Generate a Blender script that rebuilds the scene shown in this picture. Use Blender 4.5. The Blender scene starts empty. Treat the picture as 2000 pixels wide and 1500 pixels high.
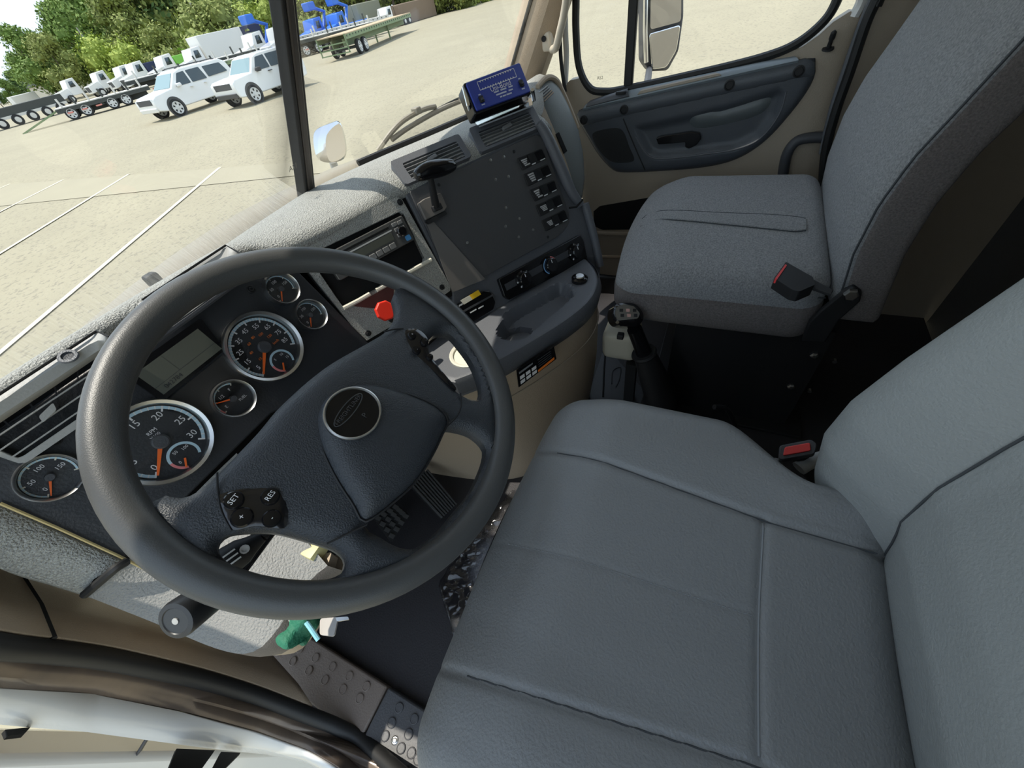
import bpy, bmesh, math, random
from mathutils import Vector as V, Matrix, noise
from mathutils.geometry import delaunay_2d_cdt
random.seed(7)
S = bpy.context.scene
COL = S.collection
sin, cos, pi, rad = math.sin, math.cos, math.pi, math.radians

# ------------------------------------------------------------------ camera
# truck frame: x to the passenger side, y to the front, z up; origin on the cab floor below the driver's seat crease
RX = V((0.39792871, -0.71251535, 0.57790537))      # world x, y, z axes seen in camera axes (right, down, forward)
RY = V((-0.90257076, -0.19118771, 0.38576324))
RZ = V((-0.16437382, -0.67510676, -0.7191746))
CP = V((-0.15978113, 0.23626572, 1.01642128))
FP = 750.0
cam = bpy.data.cameras.new('camera'); cam.sensor_width = 36; cam.lens = FP * 36 / 2000
cam.clip_start = .02; cam.clip_end = 2000
co = bpy.data.objects.new('camera', cam); COL.objects.link(co)
co.matrix_world = Matrix(((RX[0], -RX[1], -RX[2], CP[0]), (RY[0], -RY[1], -RY[2], CP[1]), (RZ[0], -RZ[1], -RZ[2], CP[2]), (0, 0, 0, 1)))
S.camera = co

# ------------------------------------------------------------------ light
SUN_DIR = V((-.10, .34, .935)).normalized()         # towards the sun: high, ahead and a little to the driver's side
w = bpy.data.worlds.new('world'); S.world = w; w.use_nodes = True
nt = w.node_tree; bg = nt.nodes['Background']
# clear summer sky: pale at the horizon, deeper blue overhead
tcw = nt.nodes.new('ShaderNodeTexCoord'); sx = nt.nodes.new('ShaderNodeSeparateXYZ'); rw_ = nt.nodes.new('ShaderNodeValToRGB')
nt.links.new(tcw.outputs['Generated'], sx.inputs[0]); nt.links.new(sx.outputs['Z'], rw_.inputs[0]); nt.links.new(rw_.outputs[0], bg.inputs[0])
cr = rw_.color_ramp; cr.elements[0].position = 0; cr.elements[0].color = (.50, .60, .66, 1); cr.elements[1].position = 1; cr.elements[1].color = (.34, .42, .55, 1)
e_ = cr.elements.new(.25); e_.color = (.44, .545, .635, 1)
bg.inputs[1].default_value = 1.12
sl = bpy.data.lights.new('sun', 'SUN'); sl.energy = 2.2; sl.angle = rad(.6); sl.color = (1, .94, .82)
so = bpy.data.objects.new('sun', sl); COL.objects.link(so)
so.rotation_euler = SUN_DIR.to_track_quat('Z', 'Y').to_euler()
vs = S.view_settings; vs.view_transform = 'Standard'; vs.look = 'None'; vs.gamma = 1; vs.use_curve_mapping = False
vs.exposure = 1.15

# ------------------------------------------------------------------ pixel -> place on a known surface
def ray(p):
    a, b = p[0] - 1000, p[1] - 750
    return V((RX[0]*a + RX[1]*b + RX[2]*FP, RY[0]*a + RY[1]*b + RY[2]*FP, RZ[0]*a + RZ[1]*b + RZ[2]*FP)).normalized()
def onax(p, ax, v):
    d = ray(p); return CP + d * ((v - CP[ax]) / d[ax])
def onx(p, v): return onax(p, 0, v)
def ony(p, v): return onax(p, 1, v)
def onz(p, v): return onax(p, 2, v)
class Plane:
    def __init__(s, o, u, v):
        s.o = V(o); s.u = V(u).normalized(); s.n = s.u.cross(V(v)).normalized(); s.v = s.n.cross(s.u)
    def px(s, p, off=0.0):
        d = ray(p); o = s.o + s.n * off
        return CP + d * ((o - CP).dot(s.n) / d.dot(s.n))
    def uv(s, p, off=0.0):
        q = s.px(p, off) - s.o; return (q.dot(s.u), q.dot(s.v))
    def at(s, a, b, h=0.0): return s.o + s.u*a + s.v*b + s.n*h
    def shift(s, h): return Plane(s.o + s.n*h, s.u, s.v)
def tplane(o, tilt, yaw):
    t, y = rad(tilt), rad(yaw)
    u = V((cos(y), sin(y), 0)); n = V((sin(y)*cos(t), -cos(y)*cos(t), sin(t)))
    return Plane(o, u, n.cross(u))

# ------------------------------------------------------------------ materials
MATS = {}
def mat(name, col, rough=.5, metal=0.0, bump=None, var=None, spec=.5, emit=None, coat=0.0, sheen=0.0, speck=None):
    """bump=(scale,strength[,detail]); var=(scale,amount,colour2); speck=(scale,threshold,colour)"""
    if name in MATS: return MATS[name]
    m = bpy.data.materials.new(name); m.use_nodes = True; MATS[name] = m
    t = m.node_tree; b = t.nodes['Principled BSDF']
    b.inputs['Base Color'].default_value = (*col, 1); b.inputs['Roughness'].default_value = rough
    b.inputs['Metallic'].default_value = metal; b.inputs['Specular IOR Level'].default_value = spec
    b.inputs['Coat Weight'].default_value = coat; b.inputs['Sheen Weight'].default_value = sheen
    tc = t.nodes.new('ShaderNodeTexCoord')
    if emit: b.inputs['Emission Color'].default_value = (*emit[0], 1); b.inputs['Emission Strength'].default_value = emit[1]
    cur = None
    if var:
        nz = t.nodes.new('ShaderNodeTexNoise'); nz.inputs['Scale'].default_value = var[0]; nz.inputs['Detail'].default_value = 5
        t.links.new(tc.outputs['Object'], nz.inputs['Vector'])
        rp = t.nodes.new('ShaderNodeValToRGB'); rp.color_ramp.elements[0].position = .5 - var[1]/2; rp.color_ramp.elements[1].position = .5 + var[1]/2
        rp.color_ramp.elements[0].color = (*col, 1); rp.color_ramp.elements[1].color = (*var[2], 1)
        t.links.new(nz.outputs['Fac'], rp.inputs[0]); cur = rp.outputs[0]
    if speck:
        nz = t.nodes.new('ShaderNodeTexNoise'); nz.inputs['Scale'].default_value = speck[0]; nz.inputs['Detail'].default_value = 2
        t.links.new(tc.outputs['Object'], nz.inputs['Vector'])
        rp = t.nodes.new('ShaderNodeValToRGB'); rp.color_ramp.elements[0].position = speck[1]; rp.color_ramp.elements[1].position = min(1, speck[1] + .06)
        mx = t.nodes.new('ShaderNodeMix'); mx.data_type = 'RGBA'
        t.links.new(nz.outputs['Fac'], rp.inputs[0]); t.links.new(rp.outputs[0], mx.inputs['Factor'])
        if cur: t.links.new(cur, mx.inputs['A'])
        else: mx.inputs['A'].default_value = (*col, 1)
        mx.inputs['B'].default_value = (*speck[2], 1); cur = mx.outputs['Result']
    if cur: t.links.new(cur, b.inputs['Base Color'])
    if bump:
        nz = t.nodes.new('ShaderNodeTexNoise' if len(bump) < 4 else 'ShaderNodeTexVoronoi'); nz.inputs['Scale'].default_value = bump[0]
        if len(bump) > 2: nz.inputs['Detail'].default_value = bump[2]
        t.links.new(tc.outputs['Object'], nz.inputs['Vector'])
        bp = t.nodes.new('ShaderNodeBump'); bp.inputs['Strength'].default_value = bump[1]; bp.inputs['Distance'].default_value = .004
        t.links.new(nz.outputs[0], bp.inputs['Height']); t.links.new(bp.outputs[0], b.inputs['Normal'])
    return m
def glass(name, tint=(1, 1, 1), refl=.06, rough=0.0):
    if name in MATS: return MATS[name]
    m = bpy.data.materials.new(name); m.use_nodes = True; MATS[name] = m
    t = m.node_tree; t.nodes.clear()
    o = t.nodes.new('ShaderNodeOutputMaterial'); mx = t.nodes.new('ShaderNodeMixShader')
    tr = t.nodes.new('ShaderNodeBsdfTransparent'); gl = t.nodes.new('ShaderNodeBsdfGlossy'); gl.inputs['Roughness'].default_value = rough
    tr.inputs[0].default_value = (*tint, 1)
    lw = t.nodes.new('ShaderNodeLayerWeight'); lw.inputs[0].default_value = .5
    pw = t.nodes.new('ShaderNodeMath'); pw.operation = 'POWER'; pw.inputs[1].default_value = 4
    fr = t.nodes.new('ShaderNodeMath'); fr.operation = 'MULTIPLY_ADD'; fr.inputs[1].default_value = .5; fr.inputs[2].default_value = refl*.4
    t.links.new(lw.outputs['Facing'], pw.inputs[0]); t.links.new(pw.outputs[0], fr.inputs[0])
    t.links.new(fr.outputs[0], mx.inputs[0]); t.links.new(tr.outputs[0], mx.inputs[1]); t.links.new(gl.outputs[0], mx.inputs[2])
    t.links.new(mx.outputs[0], o.inputs[0]); return m

M_PAD    = mat('dash_grain_grey', (.25, .25, .235), .62, bump=(420, 1.0, 2), var=(520, .35, (.50, .50, .46)))
M_BEZEL  = mat('radio_panel_grain', (.27, .27, .25), .6, bump=(520, .9, 2), var=(620, .35, (.52, .52, .48)))
M_LGREY  = mat('smooth_light_grey', (.40, .40, .385), .5, bump=(300, .1))
M_DGREY  = mat('charcoal_plastic', (.058, .061, .069), .5, bump=(700, .18))
M_MGREY  = mat('slate_plastic', (.111, .117, .130), .48, bump=(600, .2))
M_FASC   = mat('cluster_black_plastic', (.028, .03, .034), .42, bump=(300, .12))
M_BLACK  = mat('matt_black', (.012, .012, .013), .6)
M_GBLACK = mat('gloss_black', (.008, .008, .009), .12)
M_HOLE   = mat('deep_black', (.004, .004, .004), .9)
M_BEIGE  = mat('beige_plastic', (.440, .347, .248), .55, bump=(500, .25))
M_BEIGED = mat('taupe_plastic', (.374, .314, .242), .55, bump=(500, .25))
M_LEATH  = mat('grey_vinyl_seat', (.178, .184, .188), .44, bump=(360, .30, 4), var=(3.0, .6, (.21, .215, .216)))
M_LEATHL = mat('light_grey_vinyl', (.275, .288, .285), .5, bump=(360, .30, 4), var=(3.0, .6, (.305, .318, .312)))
M_SEAM   = mat('seam_thread', (.05, .055, .06), .8)
M_STITCH = mat('pale_thread', (.2, .21, .22), .8)
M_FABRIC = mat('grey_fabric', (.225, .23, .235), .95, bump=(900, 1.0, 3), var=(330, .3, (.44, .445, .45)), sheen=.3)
M_FABRIC_SHADE= mat('shaded_grey_fabric', (.115, .092, .083), .95, bump=(900, 1.0, 3), var=(330, .3, (.22, .186, .17)), sheen=.3)  # the seat's grey fabric again, with side shading painted in as darker brown
M_WHEEL  = mat('wheel_rubber', (.074, .075, .074), .40, bump=(900, .10))
M_HUB    = mat('hub_leather', (.038, .043, .050), .32, bump=(620, .38, 3))
M_CHROME = mat('chrome', (.75, .76, .77), .12, 1.0)
M_STEEL  = mat('brushed_steel', (.55, .55, .54), .3, 1.0)
M_WHITE  = mat('print_white', (.8, .8, .8), .5)
M_OFFW   = mat('ivory_plastic', (.72, .69, .58), .45)
M_ORANGE = mat('needle_orange', (.95, .16, .02), .5)
M_RED    = mat('signal_red', (.85, .035, .015), .4)
M_BELTRED= mat('buckle_red', (.75, .06, .06), .4)
M_YELLOW = mat('label_yellow', (.95, .58, .02), .5)
M_BLUEP  = mat('print_blue', (.25, .5, .85), .5)
M_PINK   = mat('print_pink', (.8, .25, .25), .5)
M_SKYB   = mat('dial_pale_blue', (.5, .68, .78), .5)
M_BLUE   = mat('device_blue', (.03, .055, .34), .38)
M_FLOOR  = mat('floor_mat_rubber', (.032, .03, .033), .62, bump=(260, .25))
M_PAINT  = mat('white_paint', (.78, .77, .74), .22, coat=.5)
M_RUBBER = mat('rubber_seal', (.015, .015, .015), .55)
M_GLASS  = glass('window_glass')
M_LCD    = mat('lcd_grey', (.10, .105, .085), .35)
M_ORNG2  = mat('print_orange', (.9, .22, .03), .5)

# ------------------------------------------------------------------ object helpers
def link(o, parent=None):
    COL.objects.link(o)
    if parent is not None:
        o.parent = parent; o.matrix_parent_inverse = PM[parent.name].inverted()
    return o
PM = {}
def obj(name, verts, faces, m, parent=None, smooth=True, bevel=0, seg=2, sub=0, solid=0, label=None, auto=True):
    me = bpy.data.meshes.new(name); me.from_pydata([tuple(v) for v in verts], [], faces)
    bm = bmesh.new(); bm.from_mesh(me); bmesh.ops.recalc_face_normals(bm, faces=bm.faces); bm.to_mesh(me); bm.free()
    me.materials.append(m)
    if smooth:
        me.polygons.foreach_set('use_smooth', [True]*len(me.polygons))
        if auto:
            try: me.set_sharp_from_angle(angle=rad(38))
            except Exception: pass
    o = bpy.data.objects.new(name, me); link(o, parent); PM[o.name] = Matrix.Identity(4)
    if bevel:
        b = o.modifiers.new('bevel', 'BEVEL'); b.width = bevel; b.segments = seg; b.limit_method = 'ANGLE'; b.angle_limit = rad(35); b.harden_normals = False
    if sub:
        s = o.modifiers.new('subd', 'SUBSURF'); s.levels = sub; s.render_levels = sub
    if solid:
        s = o.modifiers.new('solid', 'SOLIDIFY'); s.thickness = solid; s.offset = -1
    if label: o['label'] = label
    return o
def thing(name, label, cat, loc=(0, 0, 0), group=None):
    o = bpy.data.objects.new(name, None); o.empty_display_size = .05; COL.objects.link(o); o.location = loc
    PM[o.name] = Matrix.Translation(loc)
    o['label'] = label; o['category'] = cat
    if group: o['group'] = group
    return o
def tag(o, label, cat, group=None):
    o['label'] = label; o['category'] = cat
    if group: o['group'] = group
    return o
def struct(o): o['kind'] = 'structure'; return o
def copy_tree(o, parent=None):
    c = o.copy(); COL.objects.link(c); c.parent = parent
    for ch in o.children: copy_tree(ch, c)
    return c

class MB:
    """collects shapes into one mesh"""
    def __init__(s): s.v = []; s.f = []
    def add(s, vs, fs):
        k = len(s.v); s.v += [V(q) for q in vs]; s.f += [tuple(i + k for i in f) for f in fs]; return s
    def box(s, c, sz, M=None):
        x, y, z = sz[0]/2, sz[1]/2, sz[2]/2
        vs = [V((a*x, b*y, d*z)) for a in (-1, 1) for b in (-1, 1) for d in (-1, 1)]
        if M is not None: vs = [M @ q for q in vs]
        return s.add([q + V(c) for q in vs], [(0, 1, 3, 2), (4, 6, 7, 5), (0, 4, 5, 1), (2, 3, 7, 6), (0, 2, 6, 4), (1, 5, 7, 3)])
    def ext(s, pts, n, d):
        """prism: outline pts at the front, pushed back by d against n"""
        k = len(pts); n = V(n)
        return s.add(list(pts) + [V(p) - n*d for p in pts], [tuple(range(k)), tuple(range(2*k-1, k-1, -1))] + [(i, (i+1) % k, k+(i+1) % k, k+i) for i in range(k)])
    def tube(s, path, r, n=10, caps=True, closed=False):
        path = [V(p) for p in path]; N = len(path); rs = r if isinstance(r, (list, tuple)) else [r]*N
        T = []
        for i in range(N):
            a = path[(i-1) % N] if (closed or i > 0) else path[i]; b = path[(i+1) % N] if (closed or i < N-1) else path[i]
            T.append((b - a).normalized())
        ref = V((0, 0, 1)) if abs(T[0].z) < .9 else V((1, 0, 0))
        u = T[0].cross(ref).normalized(); vs = []
        for i in range(N):
            u = (u - T[i]*u.dot(T[i])).normalized(); w_ = T[i].cross(u)
            for k in range(n):
                a = 2*pi*k/n; vs.append(path[i] + (u*cos(a) + w_*sin(a))*rs[i])
        fs = [(i*n+k, i*n+(k+1) % n, ((i+1) % N)*n+(k+1) % n, ((i+1) % N)*n+k) for i in range(N if closed else N-1) for k in range(n)]
        if caps and not closed: fs += [tuple(range(n-1, -1, -1)), tuple(range((N-1)*n, N*n))]
        return s.add(vs, fs)
    def lathe(s, o, ax, prof, n=32, ref=None):
        """prof: list of (radius, height) along axis ax from o"""
        ax = V(ax).normalized(); r0 = V(ref) if ref is not None else (V((1, 0, 0)) if abs(ax.x) < .9 else V((0, 1, 0)))
        u = (r0 - ax*r0.dot(ax)).normalized(); w_ = ax.cross(u); o = V(o); vs = []; fs = []
        for r, h in prof:
            for k in range(n):
                a = 2*pi*k/n; vs.append(o + ax*h + (u*cos(a) + w_*sin(a))*r)
        for i in range(len(prof)-1):
            for k in range(n): fs.append((i*n+k, i*n+(k+1) % n, (i+1)*n+(k+1) % n, (i+1)*n+k))
        if prof[0][0] > 1e-6: fs.append(tuple(range(n-1, -1, -1)))
        if prof[-1][0] > 1e-6: fs.append(tuple(range((len(prof)-1)*n, len(prof)*n)))
        return s.add(vs, fs)
    def loft(s, rows, closed=False, caps=False):
        n = len(rows[0]); k = len(rows); vs = [q for r in rows for q in r]
        fs = [(i*n+j, i*n+(j+1) % n, (i+1)*n+(j+1) % n, (i+1)*n+j) for i in range(k-1) for j in range(n if closed else n-1)]
        if caps: fs += [tuple(range(n)), tuple(range((k-1)*n, k*n))]
        return s.add(vs, fs)
    def ico(s, c, r, sub=1, sc=(1, 1, 1), jit=0):
        bm = bmesh.new(); bmesh.ops.create_icosphere(bm, subdivisions=sub, radius=1)
        vs = [V((q.co.x*sc[0], q.co.y*sc[1], q.co.z*sc[2]))*r*(1 + random.uniform(-jit, jit)) + V(c) for q in bm.verts]
        fs = [tuple(q.index for q in f.verts) for f in bm.faces]; bm.free(); return s.add(vs, fs)
    def build(s, name, m, parent=None, **k): return obj(name, s.v, s.f, m, parent, **k)

def fillet(pts, r, n=5):
    """round the corners of a closed outline of 3D points"""
    out = []; N = len(pts); pts = [V(p) for p in pts]
    rs = r if isinstance(r, (list, tuple)) else [r]*N
    for i in range(N):
        a, b, c = pts[i-1], pts[i], pts[(i+1) % N]
        rr = min(rs[i], (a-b).length*.49, (c-b).length*.49)
        if rr < 1e-5: out.append(b); continue
        p, q = b + (a-b).normalized()*rr, b + (c-b).normalized()*rr
        for k in range(n+1):
            t = k/n; out.append(p*(1-t)**2 + b*2*t*(1-t) + q*t*t)
    return out
def spline(pts, n=6, closed=False):
    pts = [V(p) for p in pts]; N = len(pts); out = []
    for i in range(N if closed else N-1):
        g = lambda k: pts[k % N] if closed else pts[max(0, min(N-1, k))]
        a, b, c, d = g(i-1), g(i), g(i+1), g(i+2)
        for k in range(n):
            t = k/n; out.append(.5*((2*b) + (c-a)*t + (2*a-5*b+4*c-d)*t*t + (3*b-a-3*c+d)*t**3))
    if not closed: out.append(pts[-1])
    return out
def resample(pts, n, closed=True):
    pts = [V(p) for p in pts]; P = pts + ([pts[0]] if closed else []); L = [0]
    for a, b in zip(P, P[1:]): L.append(L[-1] + (b-a).length)
    out = []; j = 0
    for k in range(n):
        d = L[-1]*k/(n if closed else n-1)
        while j < len(L)-2 and L[j+1] < d: j += 1
        t = (d-L[j])/max(1e-9, L[j+1]-L[j]); out.append(P[j].lerp(P[j+1], min(1, t)))
    return out
def ring(mb, outer, inner, n, d, N=72):
    """plate with one opening: outer and inner outlines (same start side), thickness d"""
    a, b = resample(outer, N), resample(inner, N); n = V(n)
    # align the starts by angle around the centre
    c = sum(b, V())/N; u = (a[0]-c).normalized(); k = max(range(N), key=lambda i: (b[i]-c).normalized().dot(u)); b = b[k:] + b[:k]
    if (a[1]-a[0]).dot(b[1]-b[0]) < 0: b = [b[0]] + b[:0:-1]
    mb.loft([a, b, [q - n*d for q in b], [q - n*d for q in a], a], closed=True); return mb
def rbox(c, half, r, segs, fn=None):
    """rounded box with a free deformation fn(x,y,z)->(x,y,z), local about c"""
    nx, ny, nz = segs; vs = []; fs = []; idx = {}
    def vert(i, j, k):
        key = (i, j, k)
        if key not in idx:
            p = V((-half[0]+2*half[0]*i/nx, -half[1]+2*half[1]*j/ny, -half[2]+2*half[2]*k/nz))
            q = V([max(-half[t]+r[t], min(half[t]-r[t], p[t])) for t in range(3)]); d = p-q
            e = V([d[t]/r[t] if r[t] > 0 else 0 for t in range(3)])
            if e.length > 1e-9:
                m_ = max(abs(e.x), abs(e.y), abs(e.z)); e = e.normalized()*m_; d = V([e[t]*r[t] for t in range(3)])
            p = q+d
            if fn: p = V(fn(p.x, p.y, p.z))
            idx[key] = len(vs); vs.append(p+V(c))
        return idx[key]
    for i in range(nx):
        for j in range(ny):
            for k in (0, nz): fs.append((vert(i, j, k), vert(i+1, j, k), vert(i+1, j+1, k), vert(i, j+1, k)))
    for i in range(nx):
        for k in range(nz):
            for j in (0, ny): fs.append((vert(i, j, k), vert(i+1, j, k), vert(i+1, j, k+1), vert(i, j, k+1)))
    for j in range(ny):
        for k in range(nz):
            for i in (0, nx): fs.append((vert(i, j, k), vert(i, j+1, k), vert(i, j+1, k+1), vert(i, j, k+1)))
    return vs, fs
def pillow(plane, outer, holes=(), step=.006, hgt=lambda a, b, d: 0.0, back=.01):
    """outline (u,v pairs) with holes, filled with a fine grid; hgt(u,v,edge distance) lifts the front; closed at the back"""
    loops = [outer] + list(holes); pts = []; edges = []
    for lp in loops:
        k = len(pts); pts += [V((p[0], p[1])) for p in lp]; edges += [(k+i, k+(i+1) % len(lp)) for i in range(len(lp))]
    nb = len(pts)
    segs = [(pts[a], pts[b]) for a, b in edges]
    def inside(x, y):
        c = False
        for a, b in segs:
            if (a.y > y) != (b.y > y) and x < (b.x-a.x)*(y-a.y)/(b.y-a.y)+a.x: c = not c
        return c
    def dist(x, y):
        best = 1e9; p = V((x, y))
        for a, b in segs:
            ab = b-a; L = ab.length_squared; t = max(0, min(1, (p-a).dot(ab)/L)) if L > 0 else 0
            d = (p-a-ab*t).length_squared
            if d < best: best = d
        return math.sqrt(best)
    xs = [p.x for p in pts]; ys = [p.y for p in pts]
    x = min(xs)
    while x < max(xs):
        y = min(ys)
        while y < max(ys):
            if inside(x, y) and dist(x, y) > step*.45: pts.append(V((x, y)))
            y += step
        x += step
    vv, ee, ff, ov, oe, of_ = delaunay_2d_cdt(pts, edges, [], 0, 1e-6)
    fs = [f for f in ff if inside(sum(vv[i].x for i in f)/3, sum(vv[i].y for i in f)/3)]
    top = []
    for p in vv:
        d = dist(p.x, p.y); top.append(plane.at(p.x, p.y, hgt(p.x, p.y, d)))
    n = len(top); bot = [plane.at(p.x, p.y, -back) for p in vv]
    cnt = {}
    for f in fs:
        for i in range(3):
            e = tuple(sorted((f[i], f[(i+1) % 3]))); cnt[e] = cnt.get(e, 0)+1
    side = [(a, b, b+n, a+n) for (a, b), c in cnt.items() if c == 1]
    return top+bot, [tuple(f) for f in fs] + [tuple(i+n for i in reversed(f)) for f in fs] + side
def text(s, o, u, v, size, m, parent=None, name='lettering', depth=.0002, align='CENTER', lift=.0004):
    cu = bpy.data.curves.new(name, 'FONT'); cu.body = s; cu.size = 1; cu.align_x = align; cu.align_y = 'CENTER'; cu.extrude = 0; cu.resolution_u = 2
    ob = bpy.data.objects.new('tmp', cu); COL.objects.link(ob)
    dg = bpy.context.evaluated_depsgraph_get(); me = bpy.data.meshes.new_from_object(ob.evaluated_get(dg))
    u = V(u).normalized(); v = V(v).normalized(); n = u.cross(v)
    vs = [V(o) + u*q.co.x*size + v*q.co.y*size + n*lift for q in me.vertices]; fs = [tuple(p.vertices) for p in me.polygons]
    bpy.data.objects.remove(ob); bpy.data.curves.remove(cu); bpy.data.meshes.remove(me)
    if not vs: return None
    return obj(name, vs, fs, m, parent, smooth=False)
def arc(pl, a, b, r0, r1, t0, t1, h=.0004, n=24):
    """flat band on a plane: angles in degrees, counted clockwise from up"""
    vs = []
    for k in range(n+1):
        t = rad(t0+(t1-t0)*k/n)
        vs += [pl.at(a+sin(t)*r0, b+cos(t)*r0, h), pl.at(a+sin(t)*r1, b+cos(t)*r1, h)]
    return vs, [(2*k, 2*k+2, 2*k+3, 2*k+1) for k in range(n)]
def screw(o, n, r, parent, m=None, name='screw'):
    mb = MB(); mb.lathe(o, n, [(r*1.5, -.001), (r*1.5, .001), (r*1.15, .0018), (r*1.05, .0006), (r*.95, .0006), (r*.9, .003), (r*.5, .0036), (r*.4, .0022), (0, .0022)], 16)
    return mb.build(name, m or M_BLACK, parent)
def tube_obj(name, path, r, m, parent=None, n=10, closed=False, **k): return MB().tube(path, r, n, closed=closed).build(name, m, parent, **k)

FAS = tplane((0, .88, .654), 23.7, 0)                       # instrument fascia
RAD = tplane((.237, .904, .708), 20, -21.5)                 # radio panel, turned to the driver
HVC = tplane((.495, .818, .748), 20, -28)                   # centre panel with the switches
# ------------------------------------------------------------------ cab shell
struct(MB().box((.46, .27, -.03), (1.72, 1.5, .06)).build('floor', M_FLOOR, smooth=False))
struct(MB().box((.5, 1.0, .33), (1.5, .03, .72)).build('wall_front', M_BLACK, smooth=False))
M_BACK = mat('rear_wall_grey', (.075, .072, .068), .8, bump=(300, .3))
M_CEIL = mat('headliner_beige', (.70, .66, .58), .9, bump=(500, .4))
struct(MB().box((.45, -.52, .80), (1.78, .05, 1.7)).build('wall_back', M_BACK, smooth=False))
# roof with the raised centre of a headliner
# windscreen halves (V screen with a centre post)
WC0, WC1, WR = V((.45, 1.046, .779)), V((.45, .883, 1.048)), V((1.196, .867, .835))
up = (WC1-WC0).normalized(); basev = V((.746, -.179, .0))
def ws(x, h, side=1):
    """point on a windscreen half: x distance from the post, h height up the glass"""
    p = WC0 + basev*(x/.746) + up*h - V((0, 0, .01)); 
    return p if side > 0 else V((.9-p.x, p.y + .10*(x/.746), p.z))
for k, sd in ((1, -1), (2, 1)):
    g = [[ws(.012 + .80*i/6, -.03 + .86*j/4, sd) for i in range(7)] for j in range(5)]
    o = struct(MB().loft(g).build('window_%d' % k, M_GLASS, solid=.004))
text('AS1', ws(.045, .075, -1) + V((0, -.01, 0)), basev*-1 if False else V((.746, .1, 0)), up, .016, mat('etch_grey', (.25, .24, .2), .7), bpy.data.objects['window_1'], 'glass_mark')
# centre post: dark steel core with two rubber edges
pn = basev.cross(up).normalized()
post = struct(thing('trim_1', 'dark vertical post dividing the two windscreen panes', 'window post', WC0))
del post['category']
def bar(a, b, wv, dv, w_, d_):
    wv, dv = V(wv).normalized()*w_/2, V(dv).normalized()*d_/2
    return MB().add([a-wv-dv, a+wv-dv, a+wv+dv, a-wv+dv, b-wv-dv, b+wv-dv, b+wv+dv, b-wv+dv], [(0, 1, 2, 3), (4, 7, 6, 5), (0, 4, 5, 1), (1, 5, 6, 2), (2, 6, 7, 3), (3, 7, 4, 0)])
fwd = V((0, cos(rad(31)), sin(rad(31))))
a, b = WC0 - up*.05, WC0 + up*.84
bar(a - fwd*.006, b - fwd*.006, (1, 0, 0), fwd, .014, .02).build('post_core', mat('post_brown', (.06, .05, .042), .5), post, bevel=.003)
for s in (-1, 1): bar(a + V((s*.0105, 0, 0)), b + V((s*.0105, 0, 0)), (1, 0, 0), fwd, .009, .026).build('post_rubber', M_RUBBER, post, bevel=.003)
# roof lining, running forward to the header
rf = []
for xx in [-.4 + 1.7*k/16 for k in range(17)]:
    dx = abs(xx-.45); hp = ws(dx, .84, 1 if xx > .45 else -1); dz = -.07*((xx-.45)/.83)**4
    rf.append([V((xx, -.55, 1.60+dz)), V((xx, -.2, 1.67+dz)), V((xx, .2, 1.64+dz)), V((xx, hp.y+.02, hp.z+.02))])
struct(MB().loft(rf).build('ceiling', M_CEIL, solid=.03))
# header above the glass
struct(MB().tube([ws(.84, .84, -1), ws(.4, .835, -1), ws(0, .83), ws(.4, .835), ws(.84, .84)], .05, 10).build('trim_2', M_CEIL))

# passenger-side A-pillar trim (beige), leaning with the screen
rows = []
for h in (-.16, -.1, 0, .15, .3, .45, .6, .72):
    pf = WR + up*h; pr = V((1.275, .775, .823)) + up*h*.92
    m1 = pf.lerp(pr, .33) + V((-.035, -.03, 0)); m2 = pf.lerp(pr, .7) + V((-.03, -.035, 0))
    rows.append([pf + V((.03, .03, 0)), pf, m1, m2, pr, pr + V((.05, .02, 0))])
struct(MB().loft(rows).build('trim_3', M_BEIGE, solid=.006, sub=1))
struct(MB().tube([WR + up*h + V((-.004, -.004, 0)) for h in (-.12, .1, .3, .5, .7)], .0055, 8).build('trim_4', M_RUBBER))
# driver-side A-pillar
rows = []
for h in (-.4, -.1, .15, .3, .45, .6, .75):
    pf = WR + up*h; pf = V((.9-pf.x, pf.y+.10, pf.z)); pr = V((-.375, .86, .823)) + up*h*.92
    rows.append([pf + V((-.03, .03, 0)), pf, pf.lerp(pr, .5) + V((.03, -.03, 0)), pr, pr + V((-.008, .02, 0))])
struct(MB().loft(rows).build('trim_5', M_BEIGE, solid=.006, sub=1))
# B-pillars and the side walls behind the seats
struct(MB().box((-.40, -.30, .8), (.05, .46, 1.65)).build('wall_left', M_BEIGED, bevel=.015))
struct(MB().box((1.335, -.265, .8), (.05, .53, 1.65)).build('wall_right', M_BEIGED, bevel=.015))
struct(MB().box((-.395, .2, 1.55), (.06, 1.0, .12)).build('trim_6', M_BEIGED, bevel=.02))
struct(MB().box((1.32, .2, 1.55), (.06, 1.0, .12)).build('trim_7', M_BEIGED, bevel=.02))

# ---- driver's door opening: beige kick panel, black seal, trim strip, white jamb
A_px = [(-160, 1235), (0, 1262), (100, 1272), (200, 1285), (300, 1305), (400, 1328), (500, 1358), (600, 1396), (660, 1420), (712, 1450), (800, 1530), (900, 1640)]
A_x = [-.35]*7 + [-.348, -.345, -.345, -.345, -.345]
A = spline([onx(p, x) for p, x in zip(A_px, A_x)], 5)
rows = [[q + V((.012, .0, .0)) for q in A], [q + V((.028, .05, .012)) for q in A], [q + V((.045, .14, .03)) for q in A], [q + V((.06, .3, .02)) for q in A]]
n7 = 36
struct(MB().loft([r[:n7] for r in rows]).build('trim_8', mat('tan_trim', (.42, .33, .24), .5, bump=(500, .25)), solid=.004))
tube_obj('seam_groove', [V(r[9]) + V((.002, -.003, .001)) for r in rows], .0035, M_BLACK, bpy.data.objects['trim_8'], 6)
struct(MB().tube(A, .0135, 10).build('trim_9', M_RUBBER))
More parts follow.
